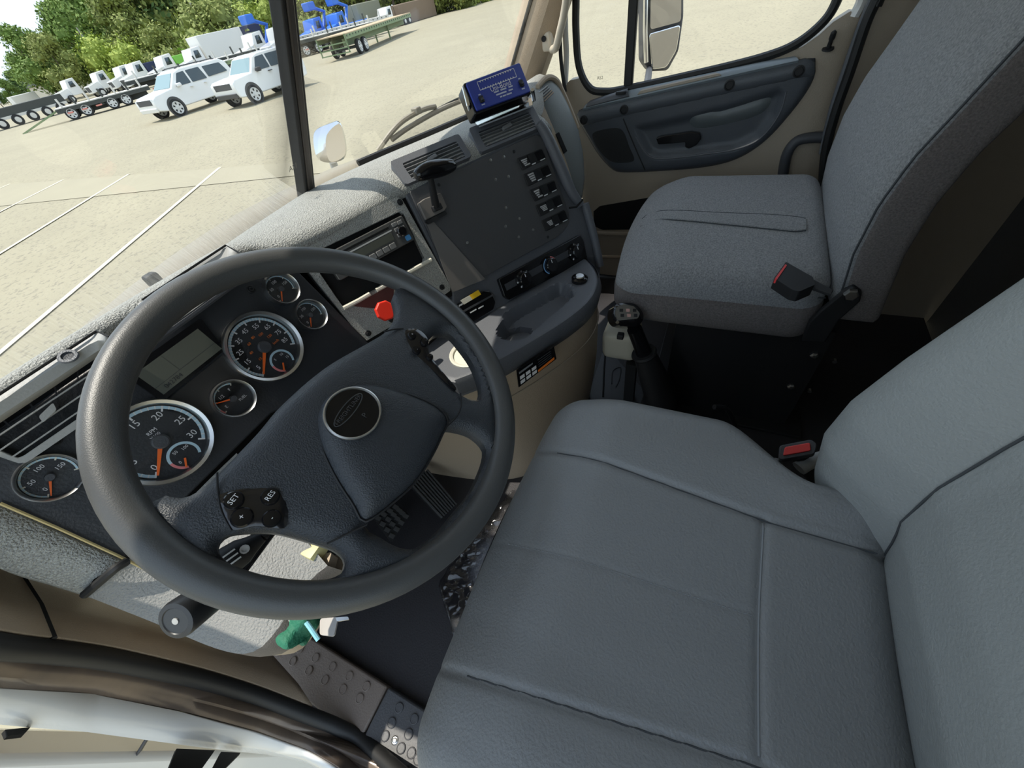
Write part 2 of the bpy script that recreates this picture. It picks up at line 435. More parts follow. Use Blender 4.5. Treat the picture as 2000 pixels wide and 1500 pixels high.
B_px = [(-160, 1290), (0, 1318), (180, 1332), (350, 1362), (500, 1402), (600, 1440), (680, 1480), (760, 1560)]
B = spline([onx(p, -.378) for p in B_px], 7)
jx = [-160 + 920*k/70 for k in range(71)]
def yi(tab, x):
    for (a_, b_), (c_, d_) in zip(tab, tab[1:]):
        if x <= c_: t_ = (x-a_)/(c_-a_); return b_ + (d_-b_)*t_
    return tab[-1][1]
CT = [(-160, 1315), (0, 1340), (180, 1354), (350, 1388), (500, 1428), (600, 1464), (660, 1500), (760, 1590)]
DT = [(-160, 1392), (0, 1408), (200, 1432), (350, 1452), (520, 1468), (600, 1486), (660, 1514), (760, 1610)]
Cc = [onx((x_, yi(CT, x_)), -.392) for x_ in jx]; D = [onx((x_, yi(DT, x_)), -.430) for x_ in jx]
Bq = resample(B, len(jx), False); Aa = resample(A, len(jx), False)
struct(MB().loft([[q + V((-.008, 0, -.004)) for q in Aa], [q + V((.004, 0, .004)) for q in Bq], Bq, resample(Cc, len(jx), False)]).build('trim_10', mat('flange_bronze', (.22, .165, .12), .28, .3, var=(14, .5, (.10, .08, .07))), solid=.003))
jm = struct(MB().loft([Cc, [c.lerp(d, .5) + V((-.004, 0, 0)) for c, d in zip(Cc, D)], D]).build('trim_11', M_PAINT, solid=.004))
for i, (p, sz) in enumerate((((45, 1424), (.05, .02)), ((60, 1420), (.03, .012)))):
    pass
# open driver's door beyond the jamb: white pressed shell, lower edge above the ground
dr = struct(thing('door_2', 'open white driver door seen past the jamb', 'door', (-.6, 1.05, -.4))); del dr['category']
DP = Plane((-.50, 1.02, 0), (-1, .22, 0), (0, 0, 1))       # u outwards, v up
def dpoly(pts): return [DP.at(a_, b_) for a_, b_ in pts]
MB().ext(fillet(dpoly([(-.02, -.55), (.95, -.55), (.95, 1.1), (-.02, 1.1)]), .06), DP.n, .06).build('door_shell', M_PAINT, dr, bevel=.01)
ring(MB(), fillet([DP.at(a_, b_, .012) for a_, b_ in ((.05, -.5), (.9, -.5), (.9, .45), (.05, .45))], .08), fillet([DP.at(a_, b_, .012) for a_, b_ in ((.12, -.42), (.82, -.42), (.82, .38), (.12, .38))], .08), DP.n, .012).build('door_rim', M_PAINT, dr, bevel=.005)
MB().ext(fillet([DP.at(a_, b_, .004) for a_, b_ in ((.16, -.36), (.42, -.36), (.42, -.1), (.16, -.1))], .05), DP.n, .006).build('door_pocket', mat('tan_door_card', (.55, .49, .38), .6), dr)
# check strap and jamb openings
st = MB(); a, b = onx((302, 1418), -.44), onx((240, 1520), -.55)
st.add(*bar(a, b, (1, 0, 0), (0, 1, 0), .018, .006).__dict__.values())
tg = tag(st.build('door_check_strap', M_DGREY, bevel=.002), 'dark grey door check strap pinned to the white jamb', 'strap')
MB().lathe(a, (1, -.4, .5), [(.016, -.004), (.016, .006), (.01, .01), (.01, .004), (0, .004)], 14).build('pivot_pin', M_DGREY, tg)
for px in (((10, 1425), (60, 1420), (48, 1433), (15, 1437)), ((330, 1500), (345, 1462), (420, 1465), (395, 1500)), ((415, 1500), (432, 1468), (470, 1470), (440, 1500))):
    MB().ext([onx(p, -.432) for p in px], (1, 0, 0), .004).build('jamb_opening', M_HOLE, jm, smooth=False)

# ---- floor: raised tread plates along the sill
TR = Plane((0, .8, .03), (0, 1, 0), (-1, 0, 0))
M_TREAD1 = mat('tan_tread', (.22, .175, .145), .5, bump=(300, .2)); M_TREAD2 = mat('charcoal_tread', (.085, .085, .09), .5, bump=(300, .2))
def tread(name, x0, x1, y0, y1, m, px, tilt=0):
    o = struct(MB().ext([V((x0, y0, .03)), V((x1, y0, .03)), V((x1, y1, .03+tilt)), V((x0, y1, .03+tilt))], (0, 0, 1), .05).build(name, m, bevel=.004))
    for p in px:
        q = onz(p, .031 + tilt*max(0, (onz(p, .03).y-y0)/(y1-y0)))
        MB().lathe(q, (0, 0, 1), [(.0095, -.002), (.009, .0015), (.0075, .0022), (.007, .0012), (0, .0012)], 14).build('tread_stud', m, o)
Z1 = lambda l: [(400 + a_*.3667, 950 + b_*.3667) for a_, b_ in l]
tread('trim_12', -.345, -.252, .672, 1.0, M_TREAD1, Z1([(428, 815), (507, 865), (590, 912), (680, 960), (770, 1010), (860, 1065), (395, 880), (470, 930), (555, 980), (640, 1030), (735, 1080), (825, 1130)]), 0)
tread('trim_13', -.36, -.252, .2, .669, M_TREAD2, Z1([(1035, 1180), (1115, 1240), (1205, 1300), (995, 1260), (1085, 1320), (1175, 1375), (960, 1330), (1045, 1395), (1135, 1455), (922, 1405), (1005, 1470), (1090, 1530), (1100, 1420)]))
screw(onz((771, 1446), .03), (0, 0, 1), .005, bpy.data.objects['trim_13'], M_STEEL)

# ------------------------------------------------------------------ outside ground
GZ = -1.34
def G(p): return onz(p, GZ)
M_GRAV = mat('gravel_tan', (.345, .31, .215), .95, var=(.35, .6, (.295, .265, .185)), speck=(13, .575, (.24, .215, .155)), bump=(9, 1.0, 6))
M_CONC = mat('worn_concrete', (.35, .315, .22), .9, var=(.6, .7, (.31, .28, .2)), speck=(18, .84, (.25, .22, .17)), bump=(20, .4))
M_LINE = mat('faded_line_paint', (.62, .58, .44), .85)
gr = struct(MB().add([(-300, -80, GZ), (420, -80, GZ), (420, 620, GZ), (-300, 620, GZ)], [(0, 1, 2, 3)]).build('ground', M_GRAV, smooth=False))
e1, e2 = G((0, 362)), G((575, 318)); dv = (e2-e1).normalized()
n1, n2 = e1 - dv*40, e2 + dv*3.2
slab = struct(MB().add([n1, n2, n2 + V((1.5, -14, 0)), n1 + V((0, -40, 0))], [(0, 1, 2, 3)]).build('concrete_apron', M_CONC, smooth=False)); slab.location.z = .012
slab['label'] = 'pale concrete apron with faded parking lines in front of the truck'
for a_, b_ in (((430, 328), (0, 692)), ((252, 341), (0, 497)), ((124, 352), (0, 415)), ((20, 360), (-60, 395))):
    p, q = G(a_), G(b_); q = p + (q-p)*1.25; d = (q-p).normalized(); s = V((-d.y, d.x, 0))*.055
    MB().add([p-s, p+s, q+s, q-s], [(0, 1, 2, 3)]).build('parking_line', M_LINE, slab, smooth=False).location.z = .006
# ================================================================== dashboard
dash = thing('dashboard', 'grey truck dashboard wrapped around the driver with grained top pad', 'dashboard', (.3, .9, .4))
def lerp_poly(pts, n): return resample(spline(pts, 8), n, False)
near = lerp_poly([(-.240, .928, .782), (-.20, .934, .786), (-.04, .938, .787), (.10, .930, .785), (.20, .925, .778), (.237, .912, .757), (.36, .868, .752), (.49, .824, .754), (.66, .738, .761), (.83, .650, .761), (.868, .63, .75)], 60)
far = lerp_poly([(-.29, .955, .766), (-.24, .968, .772), (-.14, .985, .776), (.07, 1.003, .777), (.2, 1.008, .776), (.32, 1.024, .775), (.45, 1.032, .774), (.6, .975, .778), (.75, .91, .779), (.88, .86, .779), (.97, .83, .776)], 60)
rows = [[p + V((0, .012, -.03)) for p in near], [p + V((0, .001, -.012)) for p in near], near]
for t, h in ((.12, .014), (.28, .021), (.5, .021), (.75, .013)): rows.append([a.lerp(b, t) + V((0, 0, h*(1.0 if a.x > .45 else .55))) for a, b in zip(near, far)])
rows += [far, [p + V((0, .012, -.012)) for p in far], [p + V((0, .015, -.06)) for p in far]]
MB().loft(rows).build('top_pad', M_PAD, dash, auto=False)
# passenger end of the pad, running on to the A-pillar
nr = lerp_poly([(.86, .68, .782), (.97, .69, .79), (1.10, .735, .802), (1.17, .75, .80)], 16); fa = lerp_poly([(.86, .862, .779), (1.0, .82, .79), (1.12, .80, .80), (1.2, .80, .79)], 16)
MB().loft([[p + V((0, .0, -.03)) for p in nr], nr, [a.lerp(b, .5) + V((0, 0, .01)) for a, b in zip(nr, fa)], fa, [p + V((0, .01, -.05)) for p in fa]]).build('passenger_pad', M_PAD, dash, auto=False)
struct(tube_obj('trim_18', [p + V((0, .018, .002)) for p in far if .56 < p.x], .007, M_RUBBER, None, 8))
# wall under the front edge of the pad
MB().loft([[p + V((0, .012, -.03)) for p in far], [V((p.x, p.y+.02, .3)) for p in far]]).build('dash_front_skin', M_BLACK, dash)

# ---- instrument fascia
fo = [(-.237, -.080), (.02, -.080), (.09, -.118), (.247, -.118), (.240, .118), (-.237, .118)]
MB().ext([FAS.at(*p) for p in fo], FAS.n, .02).build('cluster_fascia', M_FASC, dash, bevel=.003)
# lids on the pad: demister lid over the left vent and the tray lid above the gauges
def onpad(p, z=.793): return onz(p, z)
vt = [onpad(p, .797) for p in ((-110, 838), (0, 768), (100, 705), (180, 654), (196, 650), (210, 657))]
vb = [FAS.px(p, .034) for p in ((-90, 872), (0, 812), (100, 746), (170, 699), (190, 686), (204, 678))]
MB().loft([[p + V((0, .004, -.006)) for p in vt], vt, [a_.lerp(b_, .5) + V((0, -.003, .003)) for a_, b_ in zip(vt, vb)], vb, [p + V((0, .006, -.008)) for p in vb]]).build('vent_hood', M_LGREY, dash, solid=.003)
vh = vt[1:5] + vb[1:5]
tube_obj('hood_gap', [onpad(p, .799) for p in ((-100, 834), (188, 647), (214, 658))], .0016, M_HOLE, dash, 6)
MB().lathe(sum(vh, V())/8 + V((.01, -.004, .005)), (0, -.5, .85), [(.010, 0), (.009, .002), (.006, .002), (.006, 0), (0, 0)], 20).build('hood_emblem', M_MGREY, dash)
lt = [onpad(p, .797) for p in ((268, 594), (320, 560), (380, 521), (430, 488), (444, 482), (470, 496))]
lbm = [FAS.px(p, .034) for p in ((318, 648), (350, 624), (390, 596), (425, 570), (440, 560), (460, 548))]
MB().loft([[p + V((0, .004, -.006)) for p in lt], lt, lbm, [p + V((0, .006, -.008)) for p in lbm]]).build('storage_lid', M_LGREY, dash, solid=.003)
tube_obj('lid_gap', [onpad(p, .799) for p in ((278, 586), (441, 479), (472, 496))], .0016, M_HOLE, dash, 6)
tube_obj('hood_lip', [FAS.px(p, .03) for p in ((290, 676), (324, 651), (372, 617), (447, 562), (480, 540))], .0045, M_DGREY, dash, 8)
MB().ext([FAS.px(p, .025) for p in ((372, 612), (430, 570), (432, 574), (374, 618))], FAS.n, .012).build('lid_catch', M_LGREY, dash)

# ---- flared surround: left wing and knee bolster
inner = [FAS.at(-.238, .125, .004), FAS.at(-.238, .06, .004), FAS.at(-.238, -.01, .004), FAS.at(-.238, -.08, .004)]
wing_o = [onx((-60, 1085), -.288), onx((0, 1110), -.288), onx((80, 1134), -.288), onx((162, 1160), -.288)]
inner = resample(inner, 12, False); wing_o = resample(spline(wing_o, 4), 12, False)
MB().loft([[p + V((.004, .02, 0)) for p in inner], inner, [a.lerp(b, .5) + V((-.004, 0, .008)) for a, b in zip(inner, wing_o)], wing_o, [p + V((-.006, .02, -.03)) for p in wing_o], [p + V((-.004, .12, -.10)) for p in wing_o]]).build('left_wing', M_PAD, dash, auto=False)
in2 = [FAS.at(-.238, -.083, .003), FAS.at(-.2, -.084, .003), FAS.at(-.15, -.084, .003), FAS.at(-.10, -.084, .003), FAS.at(-.06, -.085, .003)]
ou2 = [onx((168, 1164), -.288), onx((300, 1216), -.283), onx((420, 1266), -.274), onz((490, 1275), .47), onz((540, 1232), .48), onz((600, 1140), .49), onz((640, 1105), .495)]
in2 = resample(spline(in2, 4), 26, False); ou2 = resample(spline(ou2, 5), 26, False)
r3 = [in2, [a.lerp(b, .35) + V((0, -.004, .006)) for a, b in zip(in2, ou2)], [a.lerp(b, .8) + V((0, 0, .008)) for a, b in zip(in2, ou2)], ou2]
MB().loft(r3).build('knee_bolster', mat('bolster_grain', (.27, .265, .25), .62, bump=(330, .7, 2)), dash, auto=False)
r4 = [ou2, [p + V((.004, -.012, -.018)) for p in ou2], [p + V((.008, -.008, -.045)) for p in ou2]]
MB().loft(r4).build('bolster_shade_band', mat('bolster_shade_brown', (.13, .11, .095), .55, bump=(500, .25)), dash, auto=False)  # rolled-under edge: the brown paints its shade
MB().loft([r4[-1], [p + V((.012, -.004, -.075)) for p in ou2], [p + V((.03, .03, -.12)) for p in ou2], [p + V((.03, .12, -.16)) for p in ou2]]).build('bolster_base', M_BEIGE, dash, auto=False)  # lower facet, its shaded light-brown tone put into the colour
tube_obj('wing_seam', spline([FAS.px((246, 1098), .012), FAS.px((226, 1110), .02), onx((200, 1132), -.262), onx((166, 1161), -.286)], 5), .0055, M_BLACK, dash, 8)
tube_obj('bolster_piping', [FAS.px(p, .006) for p in ((0, 983), (110, 1030), (232, 1086), (300, 1120))], .0018, mat('piping_yellow', (.45, .36, .16), .6), dash, 6)

# ---- vents
M_SLAT = mat('slat_grey', (.17, .175, .18), .45)
def vent(name, pl, quad, nsl, parent, bars=3, m=M_MGREY, slm=M_MGREY, r=.006, inset=(.08, .16, .08, .14), tab=True):
    """quad = px corners TL,TR,BR,BL ; frame plate with an opening, dark duct behind, slats across"""
    Q = [V(pl.uv(p)) for p in quad]
    def bl(s, t, h=0):
        a = Q[0].lerp(Q[1], s); b = Q[3].lerp(Q[2], s); c = a.lerp(b, t); return pl.at(c.x, c.y, h)
    l, tp, rr, bt = inset
    fo_ = fillet([bl(0, 0, .006), bl(1, 0, .006), bl(1, 1, .006), bl(0, 1, .006)], r)
    fi_ = fillet([bl(l, tp, .006), bl(1-rr, tp, .006), bl(1-rr, 1-bt, .006), bl(l, 1-bt, .006)], r*.6)
    f = ring(MB(), fo_, fi_, pl.n, .02).build(name, m, parent, bevel=.0012)
    MB().ext([bl(.01, .01, -.024), bl(.99, .01, -.024), bl(.99, .99, -.024), bl(.01, .99, -.024)], pl.n, .004).build('duct', M_HOLE, f, smooth=False)
    for k in range(nsl):
        t = tp + (1-bt-tp)*(k+.5)/nsl
        a, b = bl(l-.01, t, .002), bl(1-rr+.01, t, .002)
        dn = pl.v*-.0035
        MB().add([a+pl.n*.004, b+pl.n*.004, b+pl.n*.004+dn*.45, a+pl.n*.004+dn*.45, a-pl.n*.006, b-pl.n*.006, b-pl.n*.006+dn*.45, a-pl.n*.006+dn*.45], [(0, 1, 2, 3), (4, 7, 6, 5), (0, 4, 5, 1), (3, 2, 6, 7), (0, 3, 7, 4), (1, 5, 6, 2)]).build('slat', slm, f, smooth=False)
    for k in range(bars):
        s = l + (1-rr-l)*(k+1)/(bars+1)
        MB().add([bl(s-.006, tp, -.004), bl(s+.006, tp, -.004), bl(s+.006, 1-bt, -.004), bl(s-.006, 1-bt, -.004)], [(0, 1, 2, 3)]).build('vane', M_BLACK, f, smooth=False, solid=.002)
    if tab:
        MB().ext(fillet([bl(.42, .47, .011), bl(.56, .41, .011), bl(.57, .55, .011), bl(.43, .6, .011)], .003), pl.n, .008).build('thumb_tab', slm, f, bevel=.001)
    return f
VNT = tplane((.501, .819, .757), 52, -28)
vent('centre_vent', VNT, [(761, 320), (895, 265), (921, 309), (792, 365)], 5, dash, 4, M_MGREY, M_SLAT, inset=(.12, .24, .08, .08))
vent('centre_vent', VNT, [(914, 255), (1037, 207), (1060, 250), (937, 302)], 5, dash, 4, M_MGREY, M_SLAT, inset=(.1, .26, .1, .1))
# left vent below its hood: long dark mouth with slim slats
LV = FAS.shift(.016)
vent('left_vent', LV, [(-95, 858), (206, 664), (182, 815), (46, 908)], 4, dash, 4, M_LGREY, M_LGREY, inset=(.05, .04, .03, .13), tab=True)
# ---- radio panel
RO = fillet([RAD.px(p) for p in ((566, 484), (781, 381), (884, 566), (712, 668))], [.004, .012, .012, .004])
RI = fillet([RAD.px(p) for p in ((602, 499), (785, 412), (831, 510), (671, 601))], .004)
rp = ring(MB(), RO, RI, RAD.n, .012).build('radio_panel', M_BEZEL, dash, bevel=.0015)
for p in ((781, 395), (863, 561), (719, 651), (597, 497)): screw(RAD.px(p), RAD.n, .0042, rp)
MB().ext([RAD.px(p, -.010) for p in ((560, 480), (790, 372), (893, 572), (712, 680))], RAD.n, .01).build('panel_shadow_gap', M_HOLE, dash, smooth=False)
RIu = [RAD.uv(p) for p in ((602, 499), (785, 412), (831, 510), (671, 601))]
MB().loft([[RAD.at(*p) for p in RIu], [RAD.at(*p, -.12) for p in RIu]], closed=True).add([RAD.at(*p, -.12) for p in RIu], [(0, 1, 2, 3)]).build('pocket_lining', M_HOLE, rp, smooth=False)
MB().tube([RAD.px(p, .003) for p in ((671, 602), (700, 587), (722, 574))], .0045, 8).build('pocket_lip', M_OFFW, rp)
MB().tube([RAD.px(p, .003) for p in ((735, 567), (790, 536), (842, 507))], .0045, 8).build('pocket_lip', M_OFFW, rp)
MB().ext([RAD.px(p, .001) for p in ((690, 598), (770, 552), (768, 590), (745, 604))], RAD.n, .0015).build('pocket_floor', mat('maroon_tray', (.11, .035, .03), .5), rp, smooth=False)
# ---- centre panel with five rocker switches
body = [(786, 372), (1050, 252), (1064, 255), (1142, 398), (1152, 440), (1174, 520), (1170, 560), (1008, 660), (884, 660), (884, 570)]
MB().ext(fillet([HVC.px(p, -.006) for p in body], .006), HVC.n, .10).build('centre_stack', M_MGREY, dash, bevel=.004)
PO = [(800, 374), (1048, 262), (1060, 270), (1113, 422), (1110, 440), (1090, 462), (945, 541), (890, 568)]
cp = MB().ext(fillet([HVC.px(p, .002) for p in PO], [.004, .008, .006, .012, .012, .014, .004, .004]), HVC.n, .01).build('centre_plate', mat('plate_charcoal', (.07, .07, .073), .55, bump=(800, .2)), dash, bevel=.001)
rib = spline([HVC.px(p, .006) for p in ((1052, 240), (1066, 262), (1090, 315), (1115, 372), (1134, 400))], 5)
MB().tube(rib, [.010 + .004*sin(pi*k/(len(rib)-1)) for k in range(len(rib))], 12).build('stack_rib', M_MGREY, dash)
rib2 = spline([HVC.px(p, .004) for p in ((1142, 398), (1150, 425), (1162, 470), (1172, 520))], 4)
MB().tube(rib2, .011, 12).build('stack_rib', M_MGREY, dash)
tube_obj('rib_joint', [HVC.px(p, .016) for p in ((1112, 406), (1126, 404), (1138, 390))], .0025, M_HOLE, dash, 6)
z7 = lambda a, b: (960 + a*.14667, 260 + b*.14667)
SW = [((330, 340), (650, 210), (715, 350), (400, 500)), ((415, 550), (730, 420), (795, 560), (475, 715)), ((495, 760), (820, 630), (865, 765), (570, 915)), ((575, 965), (890, 820), (940, 960), (640, 1115)), ((655, 1165), (955, 1020), (1010, 1160), (715, 1310))]
PRN = [((.08, .32, .25, .85), ), ((.12, .45, .15, .85), ), ((.1, .32, .2, .9), ), ((.12, .5, .25, .75), ), ((.15, .5, .3, .75), )]
for k, q in enumerate(SW):
    Q = [V(HVC.uv(z7(*p))) for p in q]
    def bl(s, t, h=0):
        c = Q[0].lerp(Q[1], s).lerp(Q[3].lerp(Q[2], s), t); return HVC.at(c.x, c.y, h)
    sw = MB().ext(fillet([bl(0, 0, .005), bl(1, 0, .005), bl(1, 1, .005), bl(0, 1, .005)], .003), HVC.n, .01).build('rocker_switch', M_BLACK, dash, bevel=.0012)
    MB().add([bl(.36, .1, .0075), bl(.66, .1, .0055), bl(.66, .85, .0055), bl(.36, .85, .0075), bl(.94, .1, .010), bl(.94, .85, .010), bl(.36, .1, .003), bl(.94, .1, .003), bl(.94, .85, .003), bl(.36, .85, .003)], [(0, 1, 2, 3), (1, 4, 5, 2), (0, 6, 7, 4, 1), (3, 2, 5, 8, 9), (0, 3, 9, 6), (4, 7, 8, 5)]).build('rocker', M_GBLACK, sw, smooth=False)
    pb = MB(); s0, s1, t0, t1 = PRN[k][0]; nr_ = 4
    for j in range(nr_):
        ta = t0 + (t1-t0)*j/nr_; tb = ta + (t1-t0)/nr_*.68; e = s1 - .05*((j*7+k*3) % 3)
        pb.add([bl(s0+.02*j, ta, .0054), bl(e+.02*j, ta, .0054), bl(e+.02*j, tb, .0054), bl(s0+.02*j, tb, .0054)], [(0, 1, 2, 3)])
    pb.build('switch_legend', mat('legend_grey', (.5, .5, .5), .6), sw, smooth=False)
    for s0, s1 in ((.4, .56), (.75, .96)):
        MB().add([bl(s0, .86, .0056), bl(s1, .86, .0056), bl(s1, .95, .0056), bl(s0, .95, .0056)], [(0, 1, 2, 3)]).build('switch_lamp', M_WHITE, sw, smooth=False)
for p in ((958, 313), (984, 307), (1004, 296), (968, 351), (993, 345), (988, 406), (1014, 427), (987, 442), (1041, 449), (1013, 463), (1070, 463), (913, 474), (857, 361), (884, 516), (900, 548)):
    MB().lathe(HVC.px(p, .002), HVC.n, [(.0035, -.001), (.0035, .001), (.002, .0016), (0, .0016)], 10).build('rivet', M_STEEL if p[0] not in (1004, 1070, 857) else M_BLACK, cp)
MB().ext([HVC.px(p, .004) for p in ((832, 432), (846, 432), (948, 545), (884, 571))], HVC.n, .002).build('side_strip', mat('sunlit_plate_grey', (.16, .15, .14), .5), cp, smooth=False)  # paler wedge paints the sunlit part of the same plate

# ---- lower switch bank with the two stickers
lb = MB().ext(fillet([HVC.px(p, .003) for p in ((872, 606), (945, 568), (958, 570), (968, 590), (964, 604), (888, 652))], .004), HVC.n, .012).build('switch_bank', M_GBLACK, dash, bevel=.001)
for q, m in ((((899, 587), (917, 577), (923, 585), (906, 595)), M_OFFW), (((917, 577), (934, 566), (940, 575), (923, 585)), M_YELLOW)):
    MB().ext([HVC.px(p, .0042) for p in q], HVC.n, .0008).build('sticker', m, lb, smooth=False)
MB().ext([HVC.px(p, .0045) for p in ((904, 607), (962, 575), (963, 578), (906, 610))], HVC.n, .001).build('bank_divider', M_DGREY, lb, smooth=False)
for q in (((918, 610), (930, 603), (931, 605), (919, 612)), ((934, 602), (944, 596), (945, 598), (935, 604)), ((896, 596), (903, 592), (904, 595), (897, 599))):
    MB().ext([HVC.px(p, .0042) for p in q], HVC.n, .0006).build('switch_mark', M_WHITE, lb, smooth=False)

# ---- shelf with tray and cup holder, beige console below
SH = Plane((.5, .55, .45), (1, 0, 0), (0, 1, 0))
lip = resample(spline([(.27, .665, .45), (.31, .625, .45), (.355, .593, .45), (.435, .541, .45), (.527, .490, .45), (.606, .464, .45), (.686, .467, .45), (.745, .492, .45), (.79, .53, .45)], 6), 40, False)
backl = [(.80, .575), (.66, .66), (.558, .72), (.44, .775), (.33, .80), (.27, .76)]
outl = [(p.x-.5, p.y-.55) for p in lip] + [(a-.5, b-.55) for a, b in backl]
pk = [SH.uv(p) for p in ((976, 640), (990, 610), (1020, 592), (1094, 551), (1115, 560), (1119, 576), (1085, 606), (1047, 638), (1030, 652), (1004, 660), (984, 658))]
def polyd(pts):
    P = [V(p) for p in pts]
    def f(a, b):
        c = False; best = 9; p = V((a, b))
        for i in range(len(P)):
            u_, v_ = P[i-1], P[i]
            if (u_.y > b) != (v_.y > b) and a < (v_.x-u_.x)*(b-u_.y)/(v_.y-u_.y)+u_.x: c = not c
            e = v_-u_; t = max(0, min(1, (p-u_).dot(e)/e.length_squared)); best = min(best, (p-u_-e*t).length)
        return best if c else -best
    return f
pkd = polyd(pk); cup1 = V(SH.uv((1008, 640))); cup2 = V(SH.uv((918, 690)))
def shh(a, b, d):
    h = .0
    e = pkd(a, b)
    h -= .035*max(0, min(1, (e+.003)/.008))
    if (V((a, b))-cup1).length < .043: h = min(h, -.035 - .05*max(0, min(1, (.043-(V((a, b))-cup1).length)/.006)))
    h -= .07*max(0, min(1, (.040-(V((a, b))-cup2).length)/.006))
    return h - (.004*max(0, 1-d/.006))
MB().add(*pillow(SH, outl, (), .0065, shh, .05)).build('shelf', M_MGREY, dash)
for c in (cup2,):
    MB().lathe(SH.at(c.x, c.y, 0), (0, 0, 1), [(.048, -.002), (.048, .003), (.045, .005), (.040, .003), (.040, -.02)], 32).build('cup_ring', M_OFFW, dash)
MB().loft([[p + V((0, 0, .003)) for p in lip], [p + V((0, -.004, -.004)) for p in lip], [p + V((.002, -.008, -.025)) for p in lip], [p + V((.004, -.002, -.052)) for p in lip], [p + V((.006, .01, -.055)) for p in lip]]).build('shelf_lip', M_MGREY, dash, auto=False)
base = resample(spline([(.235, .90, 0), (.25, .80, 0), (.275, .69, 0), (.325, .59, 0), (.42, .535, 0), (.55, .505, 0), (.66, .495, 0), (.70, .51, 0), (.72, .58, 0)], 6), 40, False)
top = [p + V((.004, .004, -.05)) for p in lip]; top[0] = V((.25, .80, .42)); top[1] = V((.255, .74, .41))
top = resample(spline([(.235, .90, .43), (.245, .80, .42), (.27, .70, .41)] + [tuple(p + V((.004, .004, -.05))) for p in lip[5:]], 3), 40, False)
rowsb = [top] + [[a.lerp(b, t) + V((0, -.012*sin(pi*t), 0)) for a, b in zip(top, base)] for t in (.25, .5, .75)] + [base]
MB().loft(rowsb).build('beige_console', M_BEIGE, dash, auto=False)
tube_obj('console_seam', [a.lerp(b, .17) + V((0, -.0085, 0)) for a, b in zip(top, base)][14:], .0016, M_BEIGED, dash, 6)
# warning label on the console
CONP = Plane(top[14].lerp(base[14], .12), (top[22]-top[10]), (0, 0, 1))
cl = MB().ext(fillet([CONP.px(p, .010) for p in ((1009, 724), (1082, 677), (1087, 701), (1013, 757))], .002), CONP.n, .002).build('warning_label', M_GBLACK, dash)
LQ = [V(CONP.uv(p, .010)) for p in ((1009, 724), (1082, 677), (1087, 701), (1013, 757))]
def lb_(s, t, h=.0106):
    c = LQ[0].lerp(LQ[1], s).lerp(LQ[3].lerp(LQ[2], s), t); return CONP.at(c.x, c.y, h)
for i in range(3):
    for j in range(2):
        s, t = .06 + i*.155, .42 + j*.28
        MB().add([lb_(s, t), lb_(s+.12, t), lb_(s+.12, t+.2), lb_(s, t+.2)], [(0, 1, 2, 3)]).build('label_box', M_WHITE, cl, smooth=False)
MB().add([lb_(.52, .8), lb_(.95, .72), lb_(.95, .9), lb_(.52, .96)], [(0, 1, 2, 3)]).build('label_stripe', M_ORNG2, cl, smooth=False)
for j in range(4):
    MB().add([lb_(.55, .15+j*.15), lb_(.9, .12+j*.15), lb_(.9, .17+j*.15), lb_(.55, .2+j*.15)], [(0, 1, 2, 3)]).build('label_text', M_DGREY, cl, smooth=False)
MB().add([lb_(.05, .15), lb_(.42, .12), lb_(.42, .22), lb_(.05, .27)], [(0, 1, 2, 3)]).build('label_text', M_STITCH, cl, smooth=False)
# power socket on the shelf end
ps = SH.px((1132, 545), .004)
sk = MB().lathe(ps, (0, -.1, 1), [(.021, -.01), (.021, .004), (.016, .007), (.015, .003), (0, .003)], 24).build('power_socket', M_GBLACK, dash)
MB().lathe(ps, (0, -.1, 1), [(.012, .003), (.0125, .009), (.010, .011), (0, .011)], 20).build('socket_cap', M_STEEL, sk)

# ---- passenger end of the dash (light grey panel, beige edge, side demister)
PE = Plane((1.06, .69, .70), (.80, -.28, 0), (.05, .25, 1))
eo = [(1040, 196), (1052, 168), (1073, 152), (1092, 166), (1110, 200), (1128, 246), (1139, 300), (1142, 350), (1136, 392), (1126, 410), (1090, 330)]
MB().add(*pillow(PE, [(p.x, p.y) for p in [V(q) for q in resample([V((*PE.uv(q), 0)) for q in eo], 60)]], (), .012, lambda a, b, d: .018*(1-math.exp(-d/.02)), .12)).build('passenger_end_panel', mat('end_panel_grey', (.21, .225, .22), .45, bump=(500, .15)), dash, auto=False)
tube_obj('end_panel_edge', spline([PE.px(p, .004) for p in ((1050, 170), (1068, 152), (1086, 156), (1098, 178), (1112, 210), (1128, 250))], 4), .007, M_BEIGE, dash, 8)
MB().ext([PE.px(p, .019) for p in ((1046, 200), (1058, 196), (1098, 290), (1118, 352), (1104, 340), (1078, 270))], PE.n, .004).build('end_panel_strip', M_BEIGE, dash, smooth=False)
MB().ext([PE.px(p, .0215) for p in ((1086, 262), (1092, 258), (1108, 295), (1102, 300))], PE.n, .004).build('end_panel_slot', M_HOLE, dash, smooth=False)
dm = MB().ext(fillet([PE.px(p, .022) for p in ((1052, 178), (1068, 166), (1082, 182), (1064, 200))], .006), PE.n, .006).build('side_demister', M_MGREY, dash)
for k in range(5):
    a_, b_ = V((1052, 178)), V((1064, 200)); c_, d_ = V((1068, 166)), V((1082, 182)); t = (k+.5)/5
    p, q = a_.lerp(b_, t), c_.lerp(d_, t)
    MB().tube([PE.px(p, .024), PE.px(q, .024)], .0016, 6).build('demister_slat', M_BEIGE if k > 2 else M_LGREY, dm)
